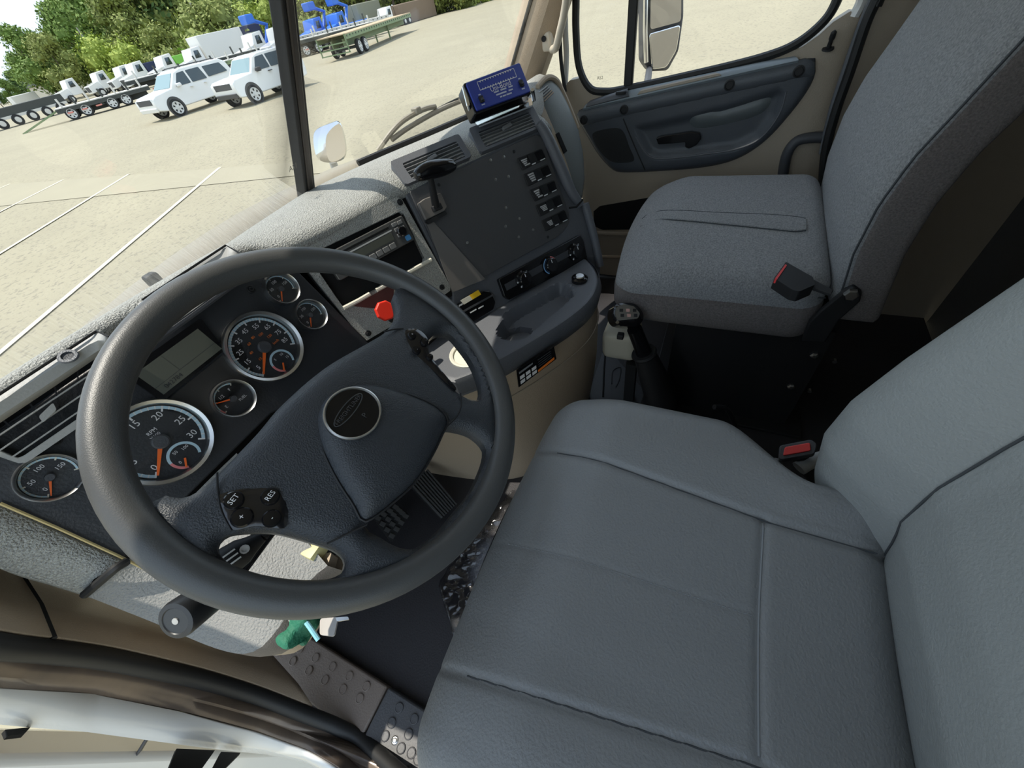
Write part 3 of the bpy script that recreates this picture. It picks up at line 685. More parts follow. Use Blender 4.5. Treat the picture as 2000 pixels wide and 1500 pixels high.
# ================================================================== instruments (each gauge a thing of its own would lift out: one cluster)
clus = thing('instrument_cluster', 'instrument cluster with silver-rimmed round gauges behind the steering wheel', 'gauges', (0, .88, .6))
def gauge(c, R, a0, a1, nt, labels, needle, sub=None, big=False, red=None):
    u0, v0 = c; o = FAS.at(u0, v0)
    g = MB().lathe(o, FAS.n, [(R*1.0, 0), (R*1.0, .012), (R*.975, .015), (R*.90, .0125), (R*.875, .004), (R*.87, .0005)], 56, FAS.v).build('gauge', M_STEEL, clus)
    P = FAS.shift(.0015)
    MB().lathe(P.at(u0, v0), P.n, [(R*.89, -.0006), (R*.89, 0), (0, 0)], 48).build('dial_face', M_FASC, g)
    k = .84
    MB().add(*arc(P, u0, v0, R*(k-.07), R*k, a0, a1, .0003, 40)).build('scale_band', M_SKYB, g, smooth=False)
    tk = MB()
    for i in range(nt*5+1):
        t = rad(a0+(a1-a0)*i/(nt*5)); big_ = i % 5 == 0
        ri, w_ = (k-.14 if big_ else k-.075), (.0011 if big_ else .0006)*(R/.06)**.5
        d = P.u*sin(t)+P.v*cos(t); s = P.u*cos(t)-P.v*sin(t); c0 = P.at(u0, v0, .0006)
        tk.add([c0+d*R*ri-s*w_, c0+d*R*ri+s*w_, c0+d*R*k+s*w_, c0+d*R*k-s*w_], [(0, 1, 2, 3)])
    tk.build('scale_ticks', M_WHITE if big else M_OFFW, g, smooth=False)
    if red: MB().add(*arc(P, u0, v0, R*(k-.07), R*(k+.0), red[0], red[1], .0007, 10)).build('red_band', M_PINK, g, smooth=False)
    for s, ang, rr, sz, m in labels:
        t = rad(ang); text(s, P.at(u0+sin(t)*R*rr, v0+cos(t)*R*rr), P.u, P.v, sz, m, g, 'numeral', lift=.0006)
    t = rad(needle); d = P.u*sin(t)+P.v*cos(t); s = P.u*cos(t)-P.v*sin(t); c0 = P.at(u0, v0, .004)
    w_ = R*.042
    MB().ext([c0+d*R*.12-s*w_, c0+d*R*.12+s*w_, c0+d*R*.78+s*w_*.5, c0+d*R*.78-s*w_*.5], P.n, .001).build('needle', M_ORANGE, g, smooth=False)
    MB().lathe(P.at(u0, v0), P.n, [(R*.17, 0), (R*.17, .005), (R*.14, .0065), (0, .0065)], 24).build('needle_hub', M_DGREY, g)
    if sub:
        su, sv = u0 + sub[0]*R, v0 + sub[1]*R; r = R*.33
        MB().add(*arc(P, su, sv, r*.82, r, -150, 130, .0004, 30)).build('inner_scale', M_SKYB, g, smooth=False)
        MB().add(*arc(P, su, sv, r*.82, r, -150, -80, .0006, 10)).build('inner_red_band', M_PINK, g, smooth=False)
        for s, ang in sub[2]:
            t = rad(ang); text(s, P.at(su+sin(t)*r*.55, sv+cos(t)*r*.55), P.u, P.v, .0062, M_WHITE, g, 'numeral', lift=.0006)
        t = rad(-140); d = P.u*sin(t)+P.v*cos(t); s = P.u*cos(t)-P.v*sin(t); c0 = P.at(su, sv, .003)
        MB().ext([c0+d*r*.2-s*.0012, c0+d*r*.2+s*.0012, c0+d*r*.9+s*.0012, c0+d*r*.9-s*.0012], P.n, .0008).build('inner_needle', M_ORANGE, g, smooth=False)
    MB().lathe(FAS.at(u0, v0, .0085), FAS.n, [(R*.89, 0), (0, 0)], 40).build('gauge_glass', M_GLASS, g)
    return g
sp = [(s, a, .60, .0105, M_WHITE) for s, a in (('5', -120), ('15', -92), ('25', -63), ('35', -33), ('45', -2), ('55', 28), ('65', 56), ('75', 85), ('85', 111))]
sp += [(s, a, .36, .006, M_ORNG2) for s, a in (('10', -118), ('40', -75), ('60', -35), ('80', 0), ('100', 35), ('120', 70), ('km/h', 105))]
gauge((.094, .0045), .060, -131, 124, 9, sp, -131, (.06, -.58, (('5', -40), ('10', 40), ('15', 95))), True)
ta = [(s, a, .60, .0125, M_WHITE) for s, a in (('0', -124), ('5', -86), ('10', -42), ('15', 0), ('20', 42), ('25', 84), ('30', 124))] + [('RPM', 15, .28, .007, M_WHITE), ('X100', 15, .16, .006, M_WHITE)]
gauge((-.102, -.0013), .060, -128, 137, 6, ta, -130, (.03, -.57, (('0', -110), ('50', -20), ('100', 50))), True)
sm = lambda *l: [(s, a, .5, .0068, M_WHITE) for s, a in l]
gauge((0, -.0228), .030, -110, 40, 3, sm(('E', -100), ('1/2', -35), ('F', 30)) + [('FUEL', 130, .45, .006, M_WHITE)], -62, red=(-110, -92))
gauge((.19, .0578), .0285, -131, 120, 4, sm(('0', -120), ('50', -60), ('100', 0), ('150', 75)), -137, red=(-131, -105))
gauge((.194, -.0045), .0285, -131, 120, 4, sm(('0', -120), ('50', -60), ('100', 0), ('150', 75)), -137, red=(-131, -105))
gauge((-.194, .0479), .0285, -131, 120, 4, sm(('0', -120), ('50', -60), ('100', 10), ('150', 80)), -137)
# backing pods around the small gauges
for c in ((.192, .026),):
    MB().add(*pillow(FAS, [(c[0]+.036*cos(a)*1.0, c[1]-.006+.066*sin(a)) for a in [2*pi*k/40 for k in range(40)]], (), .01, lambda a, b, d: .0004, .005)).build('gauge_pod', M_FASC, clus)
# message display and warning-lamp field
lq = [(371, 655), (430, 692), (322, 765), (280, 735)]
lq = [(-.052, .083), (.047, .083), (.047, .042), (-.052, .042)]
MB().ext(fillet([FAS.at(a, b, .006) for a, b in ((-.060, .092), (.062, .092), (.049, .038), (-.060, .036))], .004), FAS.n, .006).build('display_frame', M_GBLACK, clus)
ld = MB().ext([FAS.at(a, b, .0066) for a, b in lq], FAS.n, .001).build('message_display', M_LCD, clus, smooth=False)
for a, b, c, d in ((-.052, .054, .047, .0545), (-.014, .054, -.0137, .083)):
    MB().add([FAS.at(a, b, .0070), FAS.at(c, b, .0070), FAS.at(c, d, .0070), FAS.at(a, d, .0070)], [(0, 1, 2, 3)]).build('display_rule', M_FASC, ld, smooth=False)
text('042784', FAS.at(-.03, .048, .0068), FAS.u, FAS.v, .009, M_FASC, ld, 'odometer_digits')
for r_ in range(3):
    for k in range(6):
        c = FAS.at(-.045+.02*k+.006*(r_ % 2), .026-.014*r_, .0008)
        if (r_ == 2 and 1 <= k <= 4): continue
        MB().lathe(c, FAS.n, [(.0048, 0), (.0045, .0006), (0, .0006)], 10).build('warning_lamp', mat('lamp_off_grey', (.055, .056, .058), .4), clus)
MB().ext([FAS.at(a, b, .0015) for a, b in ((-.07, .034), (.075, .034), (.055, -.012), (.03, -.02), (-.03, -.02), (-.055, -.006))], FAS.n, .003).build('lamp_field', mat('lamp_field_brown', (.035, .033, .031), .4, speck=(900, .72, (.18, .17, .15))), clus, smooth=False)
for p in ((107, 860), (490, 565)): screw(FAS.px(p), FAS.n, .0045, clus, M_BLACK)

# ================================================================== radio
rw = .182; tr_ = V(RAD.uv((783, 421))); RT = Plane(RAD.at(tr_.x, tr_.y, 0), RAD.u, RAD.v)      # top right corner
radio = thing('car_radio', 'single-slot car radio with grey display and small buttons in dash panel', 'radio', RT.at(-rw/2, -.052, -.05))
def rq(x0, y0, x1, y1, h=.0): return [RT.at(-rw+x0*rw, -y0*.052, h), RT.at(-rw+x1*rw, -y0*.052, h), RT.at(-rw+x1*rw, -y1*.052, h), RT.at(-rw+x0*rw, -y1*.052, h)]
MB().ext(fillet(rq(0, 0, 1, 1, .006), .004), RAD.n, .07).build('radio_body', mat('radio_grey', (.085, .085, .082), .35), radio, bevel=.0015)
MB().ext(rq(.12, .10, .80, .14, .0065), RAD.n, .001).build('disc_slot_edge', M_STEEL, radio, smooth=False)
MB().ext(rq(.13, .15, .78, .22, .0064), RAD.n, .001).build('disc_slot', M_HOLE, radio, smooth=False)
MB().ext(rq(.16, .28, .80, .33, .0066), RAD.n, .001).build('brand_strip', mat('strip_silver', (.6, .6, .58), .4), radio, smooth=False)
MB().ext(rq(.22, .36, .78, .64, .0066), RAD.n, .001).build('radio_display', M_LCD, radio, smooth=False)
for k in range(6): MB().ext(fillet(rq(.24+.088*k, .72, .315+.088*k, .92, .009), .002), RAD.n, .004).build('preset_button', mat('button_grey', (.2, .2, .195), .4), radio, bevel=.0008)
for i, (a, b) in enumerate(((.83, .10), (.83, .30), (.90, .12), (.90, .34), (.83, .52))): MB().ext(fillet(rq(a, b, a+.06, b+.14, .009), .0015), RAD.n, .004).build('radio_button', mat('button_grey', (.2, .2, .195), .4), radio, bevel=.0008)
MB().lathe(RT.at(-rw*.11, -.052*.5, .006), RAD.n, [(.010, 0), (.010, .008), (.008, .010), (0, .010)], 20).build('volume_knob', M_GBLACK, radio)
MB().ext(fillet(rq(.90, .72, .965, .92, .008), .003), RAD.n, .003).build('blue_button', mat('button_blue', (.1, .35, .7), .4), radio)

# red octagonal parking-brake knob on its stem
kc = RAD.px((752, 607), .045); kn = (RAD.n*1.0 + V((0, -.1, .15))).normalized()
knob = thing('parking_brake_knob', 'red octagonal push-pull parking brake knob below the radio', 'brake knob', RAD.px((752, 607)))
MB().lathe(kc, kn, [(.0185, -.008), (.0205, -.003), (.0205, .003), (.0185, .006), (0, .006)], 8).build('knob_head', M_RED, knob, smooth=False, bevel=.001)
MB().tube([RAD.px((765, 625), 0), kc - kn*.007], .006, 12).build('knob_stem', M_BLACK, knob)

# ================================================================== climate controls
hv = thing('climate_panel', 'black climate control panel with three round knobs', 'climate controls', HVC.px((1060, 530)))
MB().ext(fillet([HVC.px(p, .006) for p in ((974, 546), (1133, 459), (1140, 470), (1148, 507), (994, 586), (986, 580))], .004), HVC.n, .014).build('control_plate', M_GBLACK, hv, bevel=.0015)
MB().ext([HVC.px(p, .0066) for p in ((985, 556), (1128, 478), (1132, 489), (990, 568))], HVC.n, .001).build('control_band', M_DGREY, hv, smooth=False)
for k, p in enumerate(((1021, 545), (1072, 518), (1122, 492))):
    o = HVC.px(p, .006); c = HVC.uv(p, .006); P = HVC.shift(.006)
    kb = MB().lathe(o, HVC.n, [(.0225, 0), (.0225, .004), (.0185, .006), (.0175, .016), (.0155, .018), (0, .0185)], 36, HVC.v).build('knob', M_GBLACK, hv)
    MB().box((0, 0, 0), (.004, .03, .006), Matrix((HVC.u, HVC.v, HVC.n)).transposed()).build('knob_grip', M_BLACK, kb).location = (0, 0, 0)
    g = kb.children[0]; g.data.transform(Matrix.Translation(HVC.at(*HVC.uv(p, .006), .0)+HVC.n*.0205))
    KP = P.shift(.0186)
    if k == 1:
        MB().add(*arc(P, c[0], c[1], .0195, .0222, -150, -20, .0064, 16)).build('cold_arc', M_BLUEP, kb, smooth=False)
        MB().add(*arc(P, c[0], c[1], .0195, .0222, 20, 120, .0064, 16)).build('hot_arc', M_PINK, kb, smooth=False)
    else:
        for j in range(7):
            t = rad(-135+45*j); MB().lathe(P.at(c[0]+sin(t)*.0205, c[1]+cos(t)*.0205, .0058), HVC.n, [(.0024, 0), (.0022, .0006), (0, .0006)], 8).build('knob_mark', M_WHITE if j in (0, 1, 6) else M_STEEL, kb)
    MB().ext([KP.at(c[0]-.001, c[1]+.006), KP.at(c[0]+.001, c[1]+.006), KP.at(c[0]+.001, c[1]+.014), KP.at(c[0]-.001, c[1]+.014)], HVC.n, .0005).build('knob_pointer', M_WHITE, kb, smooth=False)

# ================================================================== trailer brake lever
lev = thing('hand_brake_lever', 'black trailer brake hand lever on a grey bracket beside the centre panel', 'brake lever', HVC.px((850, 410)))
MB().ext(fillet([HVC.px(p, .012) for p in ((817, 397), (829, 388), (861, 376), (874, 404), (868, 412), (832, 430))], .003), HVC.n, .011).build('lever_bracket', mat('bracket_taupe', (.17, .155, .14), .5), lev, bevel=.0015)
MB().ext(fillet([HVC.px(p, .013) for p in ((832, 432), (870, 412), (874, 418), (838, 438))], .002), HVC.n, .012).build('bracket_foot', M_BLACK, lev)
s0, s1 = HVC.px((852, 406), .013), HVC.px((840, 344), .055)
MB().tube([s0, s0.lerp(s1, .5), s1], [.009, .0075, .006], 12).build('lever_stem', M_BLACK, lev)
MB().box(s0 + HVC.n*.004, (.022, .012, .012), Matrix((HVC.u, HVC.v, HVC.n)).transposed()).build('lever_pivot', M_BLACK, lev, bevel=.002)
h0, h1 = HVC.px((812, 345), .055), HVC.px((888, 322), .05)
ph = spline([h0, h0.lerp(h1, .3) + V((0, 0, .004)), h0.lerp(h1, .7) + V((0, 0, .002)), h1], 6); n_ = len(ph)
MB().tube(ph, [.004+.0125*sin(pi*min(1, (k+1.2)/(n_+1.0)))**.6 for k in range(n_)], 14).build('lever_grip', M_GBLACK, lev)

# ================================================================== blue trailer-load meter on top of the dash
BX = tplane((.70, .722, .835), 36, -24)
box = thing('blue_meter', 'blue electronic meter box with white lettering in a metal bracket on dash', 'meter', (.74, .70, .80))
bq = [(910, 162), (1015, 122), (1037, 178), (932, 216)]
BQ = [V(BX.uv(p)) for p in bq]
def bb(s, t, h=0):
    c = BQ[0].lerp(BQ[1], s).lerp(BQ[3].lerp(BQ[2], s), t); return BX.at(c.x, c.y, h)
MB().ext(fillet([bb(-.03, -.06, -.004), bb(1.02, -.04, -.004), bb(1.03, 1.05, -.004), bb(-.03, 1.08, -.004)], .006), BX.n, .035).build('meter_case', M_GBLACK, box, bevel=.002)
MB().ext(fillet([bb(0, 0), bb(1, 0), bb(1, 1), bb(0, 1)], .005), BX.n, .006).build('meter_face', M_BLUE, box, bevel=.001)
def strip(a, b, w_, m, nm): 
    d = (b-a).normalized(); s = BX.n.cross(d)*w_/2
    MB().add([a-s, a+s, b+s, b-s], [(0, 1, 2, 3)]).build(nm, m, box, smooth=False)
for a, b in (((.17, .11), (.85, .11)), ((.85, .11), (.85, .40)), ((.85, .40), (.17, .40)), ((.17, .40), (.17, .11))): strip(bb(*a, .0006), bb(*b, .0006), .0012, M_WHITE, 'scale_frame')
for k in range(13):
    s = .21+.047*k
    for t, u_ in ((.12, .17), (.39, .34)): MB().add([bb(s, t, .0006), bb(s+.022, t, .0006), bb(s+.011, u_, .0006)], [(0, 1, 2)]).build('scale_tick', M_WHITE, box, smooth=False)
uu, vv_ = (bb(1, .5)-bb(0, .5)), (bb(.5, 0)-bb(.5, 1))
text('Uni-Bond', bb(.52, .505), uu, vv_, .0155, M_WHITE, box, 'meter_title', lift=.0008)
M_PALEP = mat('print_pale', (.55, .58, .7), .5)
for t, runs in ((.63, ((.37, .46), (.49, .60), (.64, .72))), (.735, ((.39, .58), (.62, .70))), (.84, ((.44, .48), (.49, .55), (.56, .66)))):
    for a_, b_ in runs: MB().add([bb(a_, t-.025, .0007), bb(b_, t-.025, .0007), bb(b_, t+.025, .0007), bb(a_, t+.025, .0007)], [(0, 1, 2, 3)]).build('meter_text', M_PALEP, box, smooth=False)
for s, t in ((.13, .70), (.88, .66)):
    sw = MB().ext([bb(s-.035, t-.11, .003), bb(s+.035, t-.11, .003), bb(s+.035, t+.11, .003), bb(s-.035, t+.11, .003)], BX.n, .004).build('slide_switch', M_BLACK, box, bevel=.0006)
    MB().box(bb(s, t+.03, .0045), (.005, .004, .004), Matrix((BX.u, BX.v, BX.n)).transposed()).build('switch_tip', M_DGREY, sw)
    MB().add([bb(s-.02, t-.19, .0007), bb(s+.02, t-.19, .0007), bb(s+.02, t-.15, .0007), bb(s-.02, t-.15, .0007)], [(0, 1, 2, 3)]).build('meter_text', M_PALEP, box, smooth=False)
    MB().add([bb(s-.03, t+.16, .0007), bb(s+.03, t+.16, .0007), bb(s+.03, t+.2, .0007), bb(s-.03, t+.2, .0007)], [(0, 1, 2, 3)]).build('meter_text', M_PALEP, box, smooth=False)
# bracket: two uprights and a foot on the pad
p0, p1 = BX.px((906, 170), -.012), onz((925, 238), .806)
MB().tube([p0, BX.px((915, 205), -.008), p1], .0045, 8).build('bracket_leg', M_CHROME, box)
p2, p3 = BX.px((1040, 175), -.012), onz((1043, 196), .806)
MB().tube([p2, p3], .0045, 8).build('bracket_leg', M_CHROME, box)
ft = [onz(p, .806) for p in ((922, 236), (1010, 196), (1043, 190), (1040, 205), (935, 246))]
MB().ext(ft, (0, 0, 1), .003).build('bracket_foot', M_CHROME, box)
MB().box(onz((1022, 192), .815), (.03, .014, .016)).build('terminal_block', M_GBLACK, box, bevel=.002)
# ================================================================== steering wheel
WP = tplane((.0173, .5935, .6983), 50.04, 2.56)
sw_ = thing('steering_wheel', 'large black four-spoke truck steering wheel with oval badge', 'steering wheel', WP.at(0, 0))
circ = [WP.at(.212*cos(2*pi*k/96), .212*sin(2*pi*k/96)) for k in range(96)]
MB().tube(circ, .0168, 20, closed=True).build('rim', M_WHEEL, sw_)
T = .006
topx = [(318, 964), (356, 969), (393, 950), (424, 922), (500, 846), (550, 789), (635, 717), (715, 669), (753, 645), (770, 622), (776, 600), (770, 572)]
tp = [WP.uv(p, T) for p in topx]
tp = [(v.x, v.y) for v in resample(spline([V((*p, 0)) for p in tp], 5), 60, False)]
def on_rim(p, r=.204): q = V(p).normalized()*r; return (q.x, q.y)
a0 = math.atan2(tp[-1][1], tp[-1][0]); a1 = math.atan2(tp[0][1], tp[0][0])
while a1 > a0: a1 -= 2*pi
arcp = [(.204*cos(a0+(a1-a0)*k/60), .204*sin(a0+(a1-a0)*k/60)) for k in range(61)]
outer = tp + [p for p in arcp if (V(p)-V(tp[-1])).length > .004 and (V(p)-V(tp[0])).length > .004]
h1 = [(838, 663), (857, 645), (883, 647), (905, 671), (929, 706), (945, 751), (942, 773), (931, 777), (905, 767), (878, 741), (851, 706), (839, 679)]
h2 = [(869, 841), (881, 833), (923, 843), (950, 865), (955, 883), (945, 918), (923, 963), (897, 995), (865, 1033), (830, 1063), (806, 1072), (777, 1066), (747, 1049), (717, 1024), (777, 977), (817, 937), (849, 883)]
h3 = [(420, 1070), (431, 1051), (455, 1041), (516, 1038), (553, 1043), (603, 1057), (651, 1073), (673, 1091), (675, 1107), (665, 1123), (630, 1133), (577, 1136), (553, 1130), (500, 1121), (460, 1107), (433, 1091)]
def loop(px, n=50): return [(v.x, v.y) for v in resample(spline([V((*WP.uv(p, T), 0)) for p in px], 5, True), n)]
H1, H2, H3 = loop(h1, 44), loop(h2, 60), loop(h3, 54)
hubh = lambda a, b, d: -.004 + .012*(1-math.exp(-d/.007)) + .008*math.exp(-(a*a+b*b)/.012)
MB().add(*pillow(WP, outer, (H1, H2, H3), .0055, hubh, .018)).build('spokes', M_HUB, sw_)
# raised airbag cover
pad = [(715, 1018), (690, 985), (655, 930), (628, 870), (618, 820), (632, 782), (670, 758), (720, 750), (780, 763), (840, 786), (868, 806), (876, 824), (866, 846), (847, 886), (815, 937), (776, 975)]
PADP = WP.shift(.010)
pd = [(v.x, v.y) for v in resample(spline([V((*WP.uv(p, .014), 0)) for p in pad], 4, True), 70)]
padh = lambda a, b, d: .0 + .016*(1-math.exp(-d/.009)) + .004*math.exp(-(a*a+b*b)/.006)
MB().add(*pillow(PADP, pd, (), .006, padh, .012)).build('airbag_cover', M_HUB, sw_)
tube_obj('cover_seam', [PADP.at(*p, .002) for p in pd], .0016, M_BLACK, sw_, 6, closed=True)
# badge
M_SEAM2 = mat('badge_grey', (.07, .072, .075), .35)
bc = WP.uv((690, 806), .033); BP = WP.shift(.0325)
ring_pts = [BP.at(bc[0]+.0315*cos(2*pi*k/48), bc[1]+.0285*sin(2*pi*k/48), .001) for k in range(48)]
bd = MB().ext([BP.at(bc[0]+.031*cos(2*pi*k/48), bc[1]+.028*sin(2*pi*k/48), .0005) for k in range(48)], WP.n, .012).build('badge', M_GBLACK, sw_)
tube_obj('badge_rim', ring_pts, .0016, M_STEEL, bd, 8, closed=True)
ow = [BP.at(bc[0]+.024*cos(2*pi*k/40), bc[1]+.006+.0065*sin(2*pi*k/40), .0012) for k in range(40)]
tube_obj('badge_oval', ow, .0006, M_SEAM2, bd, 6, closed=True)
text('FREIGHTLINER', BP.at(bc[0], bc[1]+.006, .001), BP.u, BP.v, .0068, M_SEAM2, bd, 'badge_lettering', lift=.0004)
text('P', BP.at(bc[0]+.004, bc[1]-.012, .001), BP.u, BP.v, .009, M_SEAM2, bd, 'badge_mark', lift=.0002)
# seams in the hub cover
def seam(px, off=.009): tube_obj('cover_seam', spline([WP.px(p, off) for p in px], 4), .0011, M_BLACK, sw_, 6)
seam([(424, 923), (425, 955), (427, 972), (433, 1000), (452, 1036)]); seam([(717, 1024), (680, 1042), (638, 1062)])
seam([(750, 648), (770, 643), (788, 642)]); seam([(899, 768), (901, 790), (893, 812), (874, 832)])
# switch pods
def pod(px, btn, off):
    P = WP.shift(off)
    o = [(v.x, v.y) for v in resample(spline([V((*WP.uv(p, off), 0)) for p in px], 4, True), 48)]
    g = MB().add(*pillow(P, o, (), .005, lambda a, b, d: .002*(1-math.exp(-d/.003)), .006)).build('switch_pod', mat('pod_gloss_grey', (.012, .012, .014), .16, coat=.6), sw_)
    for (p, r, s) in btn:
        c = WP.px(p, off+.002); b = MB().lathe(c, WP.n, [(r, -.001), (r, .002), (r*.85, .0035), (0, .0042)], 20).build('button', M_GBLACK, g)
        if s: text(s, c + WP.n*.0046, WP.u, WP.v, r*.8, M_WHITE, b, 'button_mark', lift=.0002)
pod([(426, 968), (487, 951), (527, 948), (552, 959), (562, 980), (562, 1011), (554, 1032), (500, 1027), (452, 1034), (432, 992)], [((457, 977), .0085, 'SET'), ((528, 970), .0085, 'RES'), ((473, 1011), .0095, '+'), ((531, 1013), .0085, '-')], .009)
pod([(790, 644), (816, 643), (836, 662), (838, 690), (857, 717), (893, 760), (874, 750), (838, 717), (812, 702), (796, 688), (790, 668)], [((804, 656), .006, '+'), ((829, 669), .006, None), ((813, 685), .006, '-'), ((839, 698), .005, None)], .009)

# ================================================================== steering column with stalks
colm = thing('steering_column', 'steering column shroud with stalks behind the steering wheel', 'steering column', WP.at(0, -.02, -.3))
def cs(off, w_, h_, dv=0): return fillet([WP.at(-w_, h_+dv, off), WP.at(w_, h_+dv, off), WP.at(w_*.85, -h_+dv, off), WP.at(-w_*.85, -h_+dv, off)], .03, 4)
MB().loft([cs(-.012, .04, .04), cs(-.03, .055, .05), cs(-.06, .062, .055), cs(-.16, .066, .06, -.005), cs(-.30, .07, .065, -.01)], closed=True, caps=True).build('column_shroud', M_FASC, colm)
MB().loft([cs(-.05, .064, .02, -.045), cs(-.15, .068, .022, -.055), cs(-.26, .068, .025, -.06)], closed=True, caps=True).build('lower_shroud', M_BEIGED, colm)
k0, k1 = WP.px((450, 1133), -.075), WP.px((343, 1213), -.03)
ax = (k1-k0).normalized()
MB().tube([WP.at(-.05, -.01, -.09), k0.lerp(k1, .15)], [.009, .012], 12).build('stalk_arm', M_GBLACK, colm)
stg = MB().lathe(k0, ax, [(.011, 0), (.0165, .012), (.0175, (k1-k0).length-.003), (.0165, (k1-k0).length), (.0125, (k1-k0).length+.0008), (.0118, (k1-k0).length), (0, (k1-k0).length)], 28).build('stalk_grip', mat('stalk_black', (.018, .019, .021), .38), colm)
MB().lathe(k1, ax, [(.003, -.002), (.003, .0008), (0, .0008)], 12).build('stalk_button', M_LGREY, stg)
g0, g1 = WP.px((512, 1048), -.05), WP.px((440, 1100), -.055)
MB().tube([WP.at(-.05, .0, -.055), g0], .006, 10).build('lever_arm', M_BLACK, colm)
tg = MB().tube([g0, g0.lerp(g1, .35), g0.lerp(g1, .55), g1, g0.lerp(g1, 1.3)], [.006, .0105, .014, .016, .015], 16).build('turn_lever', M_BLACK, colm)
ax2 = (g1-g0).normalized(); side = ax2.cross(CP-g0).normalized(); nn = (CP-g1).normalized()
for k in range(3):
    q = g0.lerp(g1, .82) + side*(.006-.005*k) + nn*.0162; MB().box(q, (.0016, .012, .0012), Matrix((side, ax2, nn)).transposed()).build('lever_mark', M_WHITE, tg)
MB().lathe(g0.lerp(g1, .5)+nn*.0135, nn, [(.0045, 0), (.0045, .0008), (.003, .0008), (.003, .0002)], 12).build('lever_mark', M_WHITE, tg)

# key ring hanging below the bolster
ky = thing('key_bunch', 'bunch of keys with green tag and pale blue tie under the column', 'keys', onz((610, 1225), .48))
rgp = [onz((580+14*cos(a), 1210+11*sin(a)), .50) for a in [2*pi*k/16 for k in range(16)]]
tube_obj('key_ring', rgp, .0016, M_STEEL, ky, 6, closed=True)
M_GREENT = mat('green_cloth', (.02, .16, .09), .7, bump=(200, .6))
vs_, fs_ = rbox((0, 0, 0), (.022, .012, .02), (.008, .008, .008), (8, 6, 8), lambda x, y, z: (x*(1+.25*sin(z*170)), y*(1+.3*sin(x*200)), z+.004*sin(x*190)))
o = MB().add([v + onz((590, 1222), .485) for v in vs_], fs_).build('green_tag', M_GREENT, ky)
MB().tube([onz((590, 1205), .50), onz((605, 1225), .50), onz((622, 1250), .49)], .003, 8).build('cable_tie', mat('pale_blue_plastic', (.25, .55, .65), .4), ky)
MB().ext(fillet([onz(p, .49) for p in ((625, 1208), (660, 1205), (652, 1243), (624, 1240))], .004), (0, 0, 1), .003).build('paper_tag', mat('tag_grey', (.45, .42, .39), .7), ky)
MB().ext(fillet([onz(p, .50) for p in ((655, 1206), (680, 1204), (682, 1210), (658, 1214))], .002), (0, 0, 1), .002).build('key_blade', M_STEEL, ky)
# pale connector under the rim
cn = MB().add(*rbox(onz((610, 1075), .50), (.012, .016, .012), (.003, .003, .003), (4, 4, 4))).build('connector', mat('connector_ivory', (.7, .62, .3), .45), dash)
MB().ext(fillet([onz(p, .49) for p in ((618, 1085), (648, 1078), (640, 1105), (628, 1112))], .004), (0, 0, 1), .02).build('column_bracket', M_BEIGE, dash)
# ================================================================== driver's seat
def sstep(a, b, x): t = max(0, min(1, (x-a)/(b-a))); return t*t*(3-2*t)
ds = thing('driver_seat', 'grey vinyl driver seat with stitched cushion in the foreground', 'seat', (0, .15, 0))
CH = (.266, .228, .075)
def seamx(s, y):  # longitudinal seams, y world
    return {1: .112 + .09*max(0, y-.10) - .0*y, -1: -.118 - .165*max(0, y-.10), 0: .004 - .055*max(0, y-.1)}[s]
def cush(x, y, z):
    wy = y + .2
    t = (z + CH[2])/(2*CH[2])
    if z > 0:
        ax_ = abs(x)
        z += (.016*sstep(.10, .20, ax_) - .020*sstep(.20, .257, ax_)*0 - .012*(1-sstep(0, .15, ax_)))*t
        z -= .034*sstep(.30, .43, wy)*t
        for s in (1, -1):
            z -= .005*math.exp(-((x-seamx(s, wy))/.0042)**2)*t
        if abs(x) < .116: z -= .004*math.exp(-((wy-.109)/.004)**2)*t
        if wy > .109: z -= .0012*math.exp(-((x-seamx(0, wy))/.004)**2)*t
    if abs(x) > .125: x = math.copysign(.125 + (abs(x)-.125)*(1 - .58*sstep(.17, .055, wy)), x)
    return (x, y + .012*cos(x*9)*sstep(.1, .228, y), z)
vs_, fs_ = rbox((0, .2, .450), CH, (.05, .05, .055), (150, 110, 12), cush)
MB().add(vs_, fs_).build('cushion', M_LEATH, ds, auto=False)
def ctop(x, wy):
    return V(cush(x, wy-.2, CH[2])) + V((0, .2, .450))
def crow(pts, r, nm, m, lift=.0): tube_obj(nm, [ctop(a, b) + V((0, 0, lift)) for a, b in pts], r, m, ds, 5)
for s in (1, -1): crow([(seamx(s, y), y) for y in [.0+.02*k for k in range(20)]], .0011, 'cushion_seam', M_SEAM, .0002)
crow([(-.112+.0375*k/1.0*.16, .109) for k in range(38)], .0013, 'cross_seam', M_STITCH, .0006)
for k in range(58):
    y = .115+.005*k; p, q = ctop(seamx(0, y), y), ctop(seamx(0, y+.003), y+.003)
    if k % 1 == 0: pass
stm = MB()
for k in range(56):
    y = .116+.005*k; stm.tube([ctop(seamx(0, y), y)+V((0, 0, .0006)), ctop(seamx(0, y+.0032), y+.0032)+V((0, 0, .0006))], .0005, 4)
stm.build('stitch_row', M_STITCH, ds)['kind'] = 'stuff'
BHZ = .33
def backf(z):   # front surface of the centre panel, world z
    z0 = [(.44, -.03), (.51, -.008), (.58, .006), (.636, .003), (.703, -.014), (.80, -.045), (.95, -.10), (1.15, -.18)]
    for (a, b), (c, d) in zip(z0, z0[1:]):
        if z <= c: return b+(d-b)*(z-a)/(c-a)
    return z0[-1][1]
def bck(x, y, z):
    wz = z + .79; ax_ = abs(x)
    f = (y+.06)/.12
    bol = .058*sstep(.105, .20, ax_) - .02*sstep(.215, .26, ax_) - .006*math.exp(-((ax_-.118-.10*max(0, wz-.55))/.007)**2)
    return (x*(1+.02*sin((wz-.5)*4)), backf(wz) - .12*(1-f) + bol*f, z)
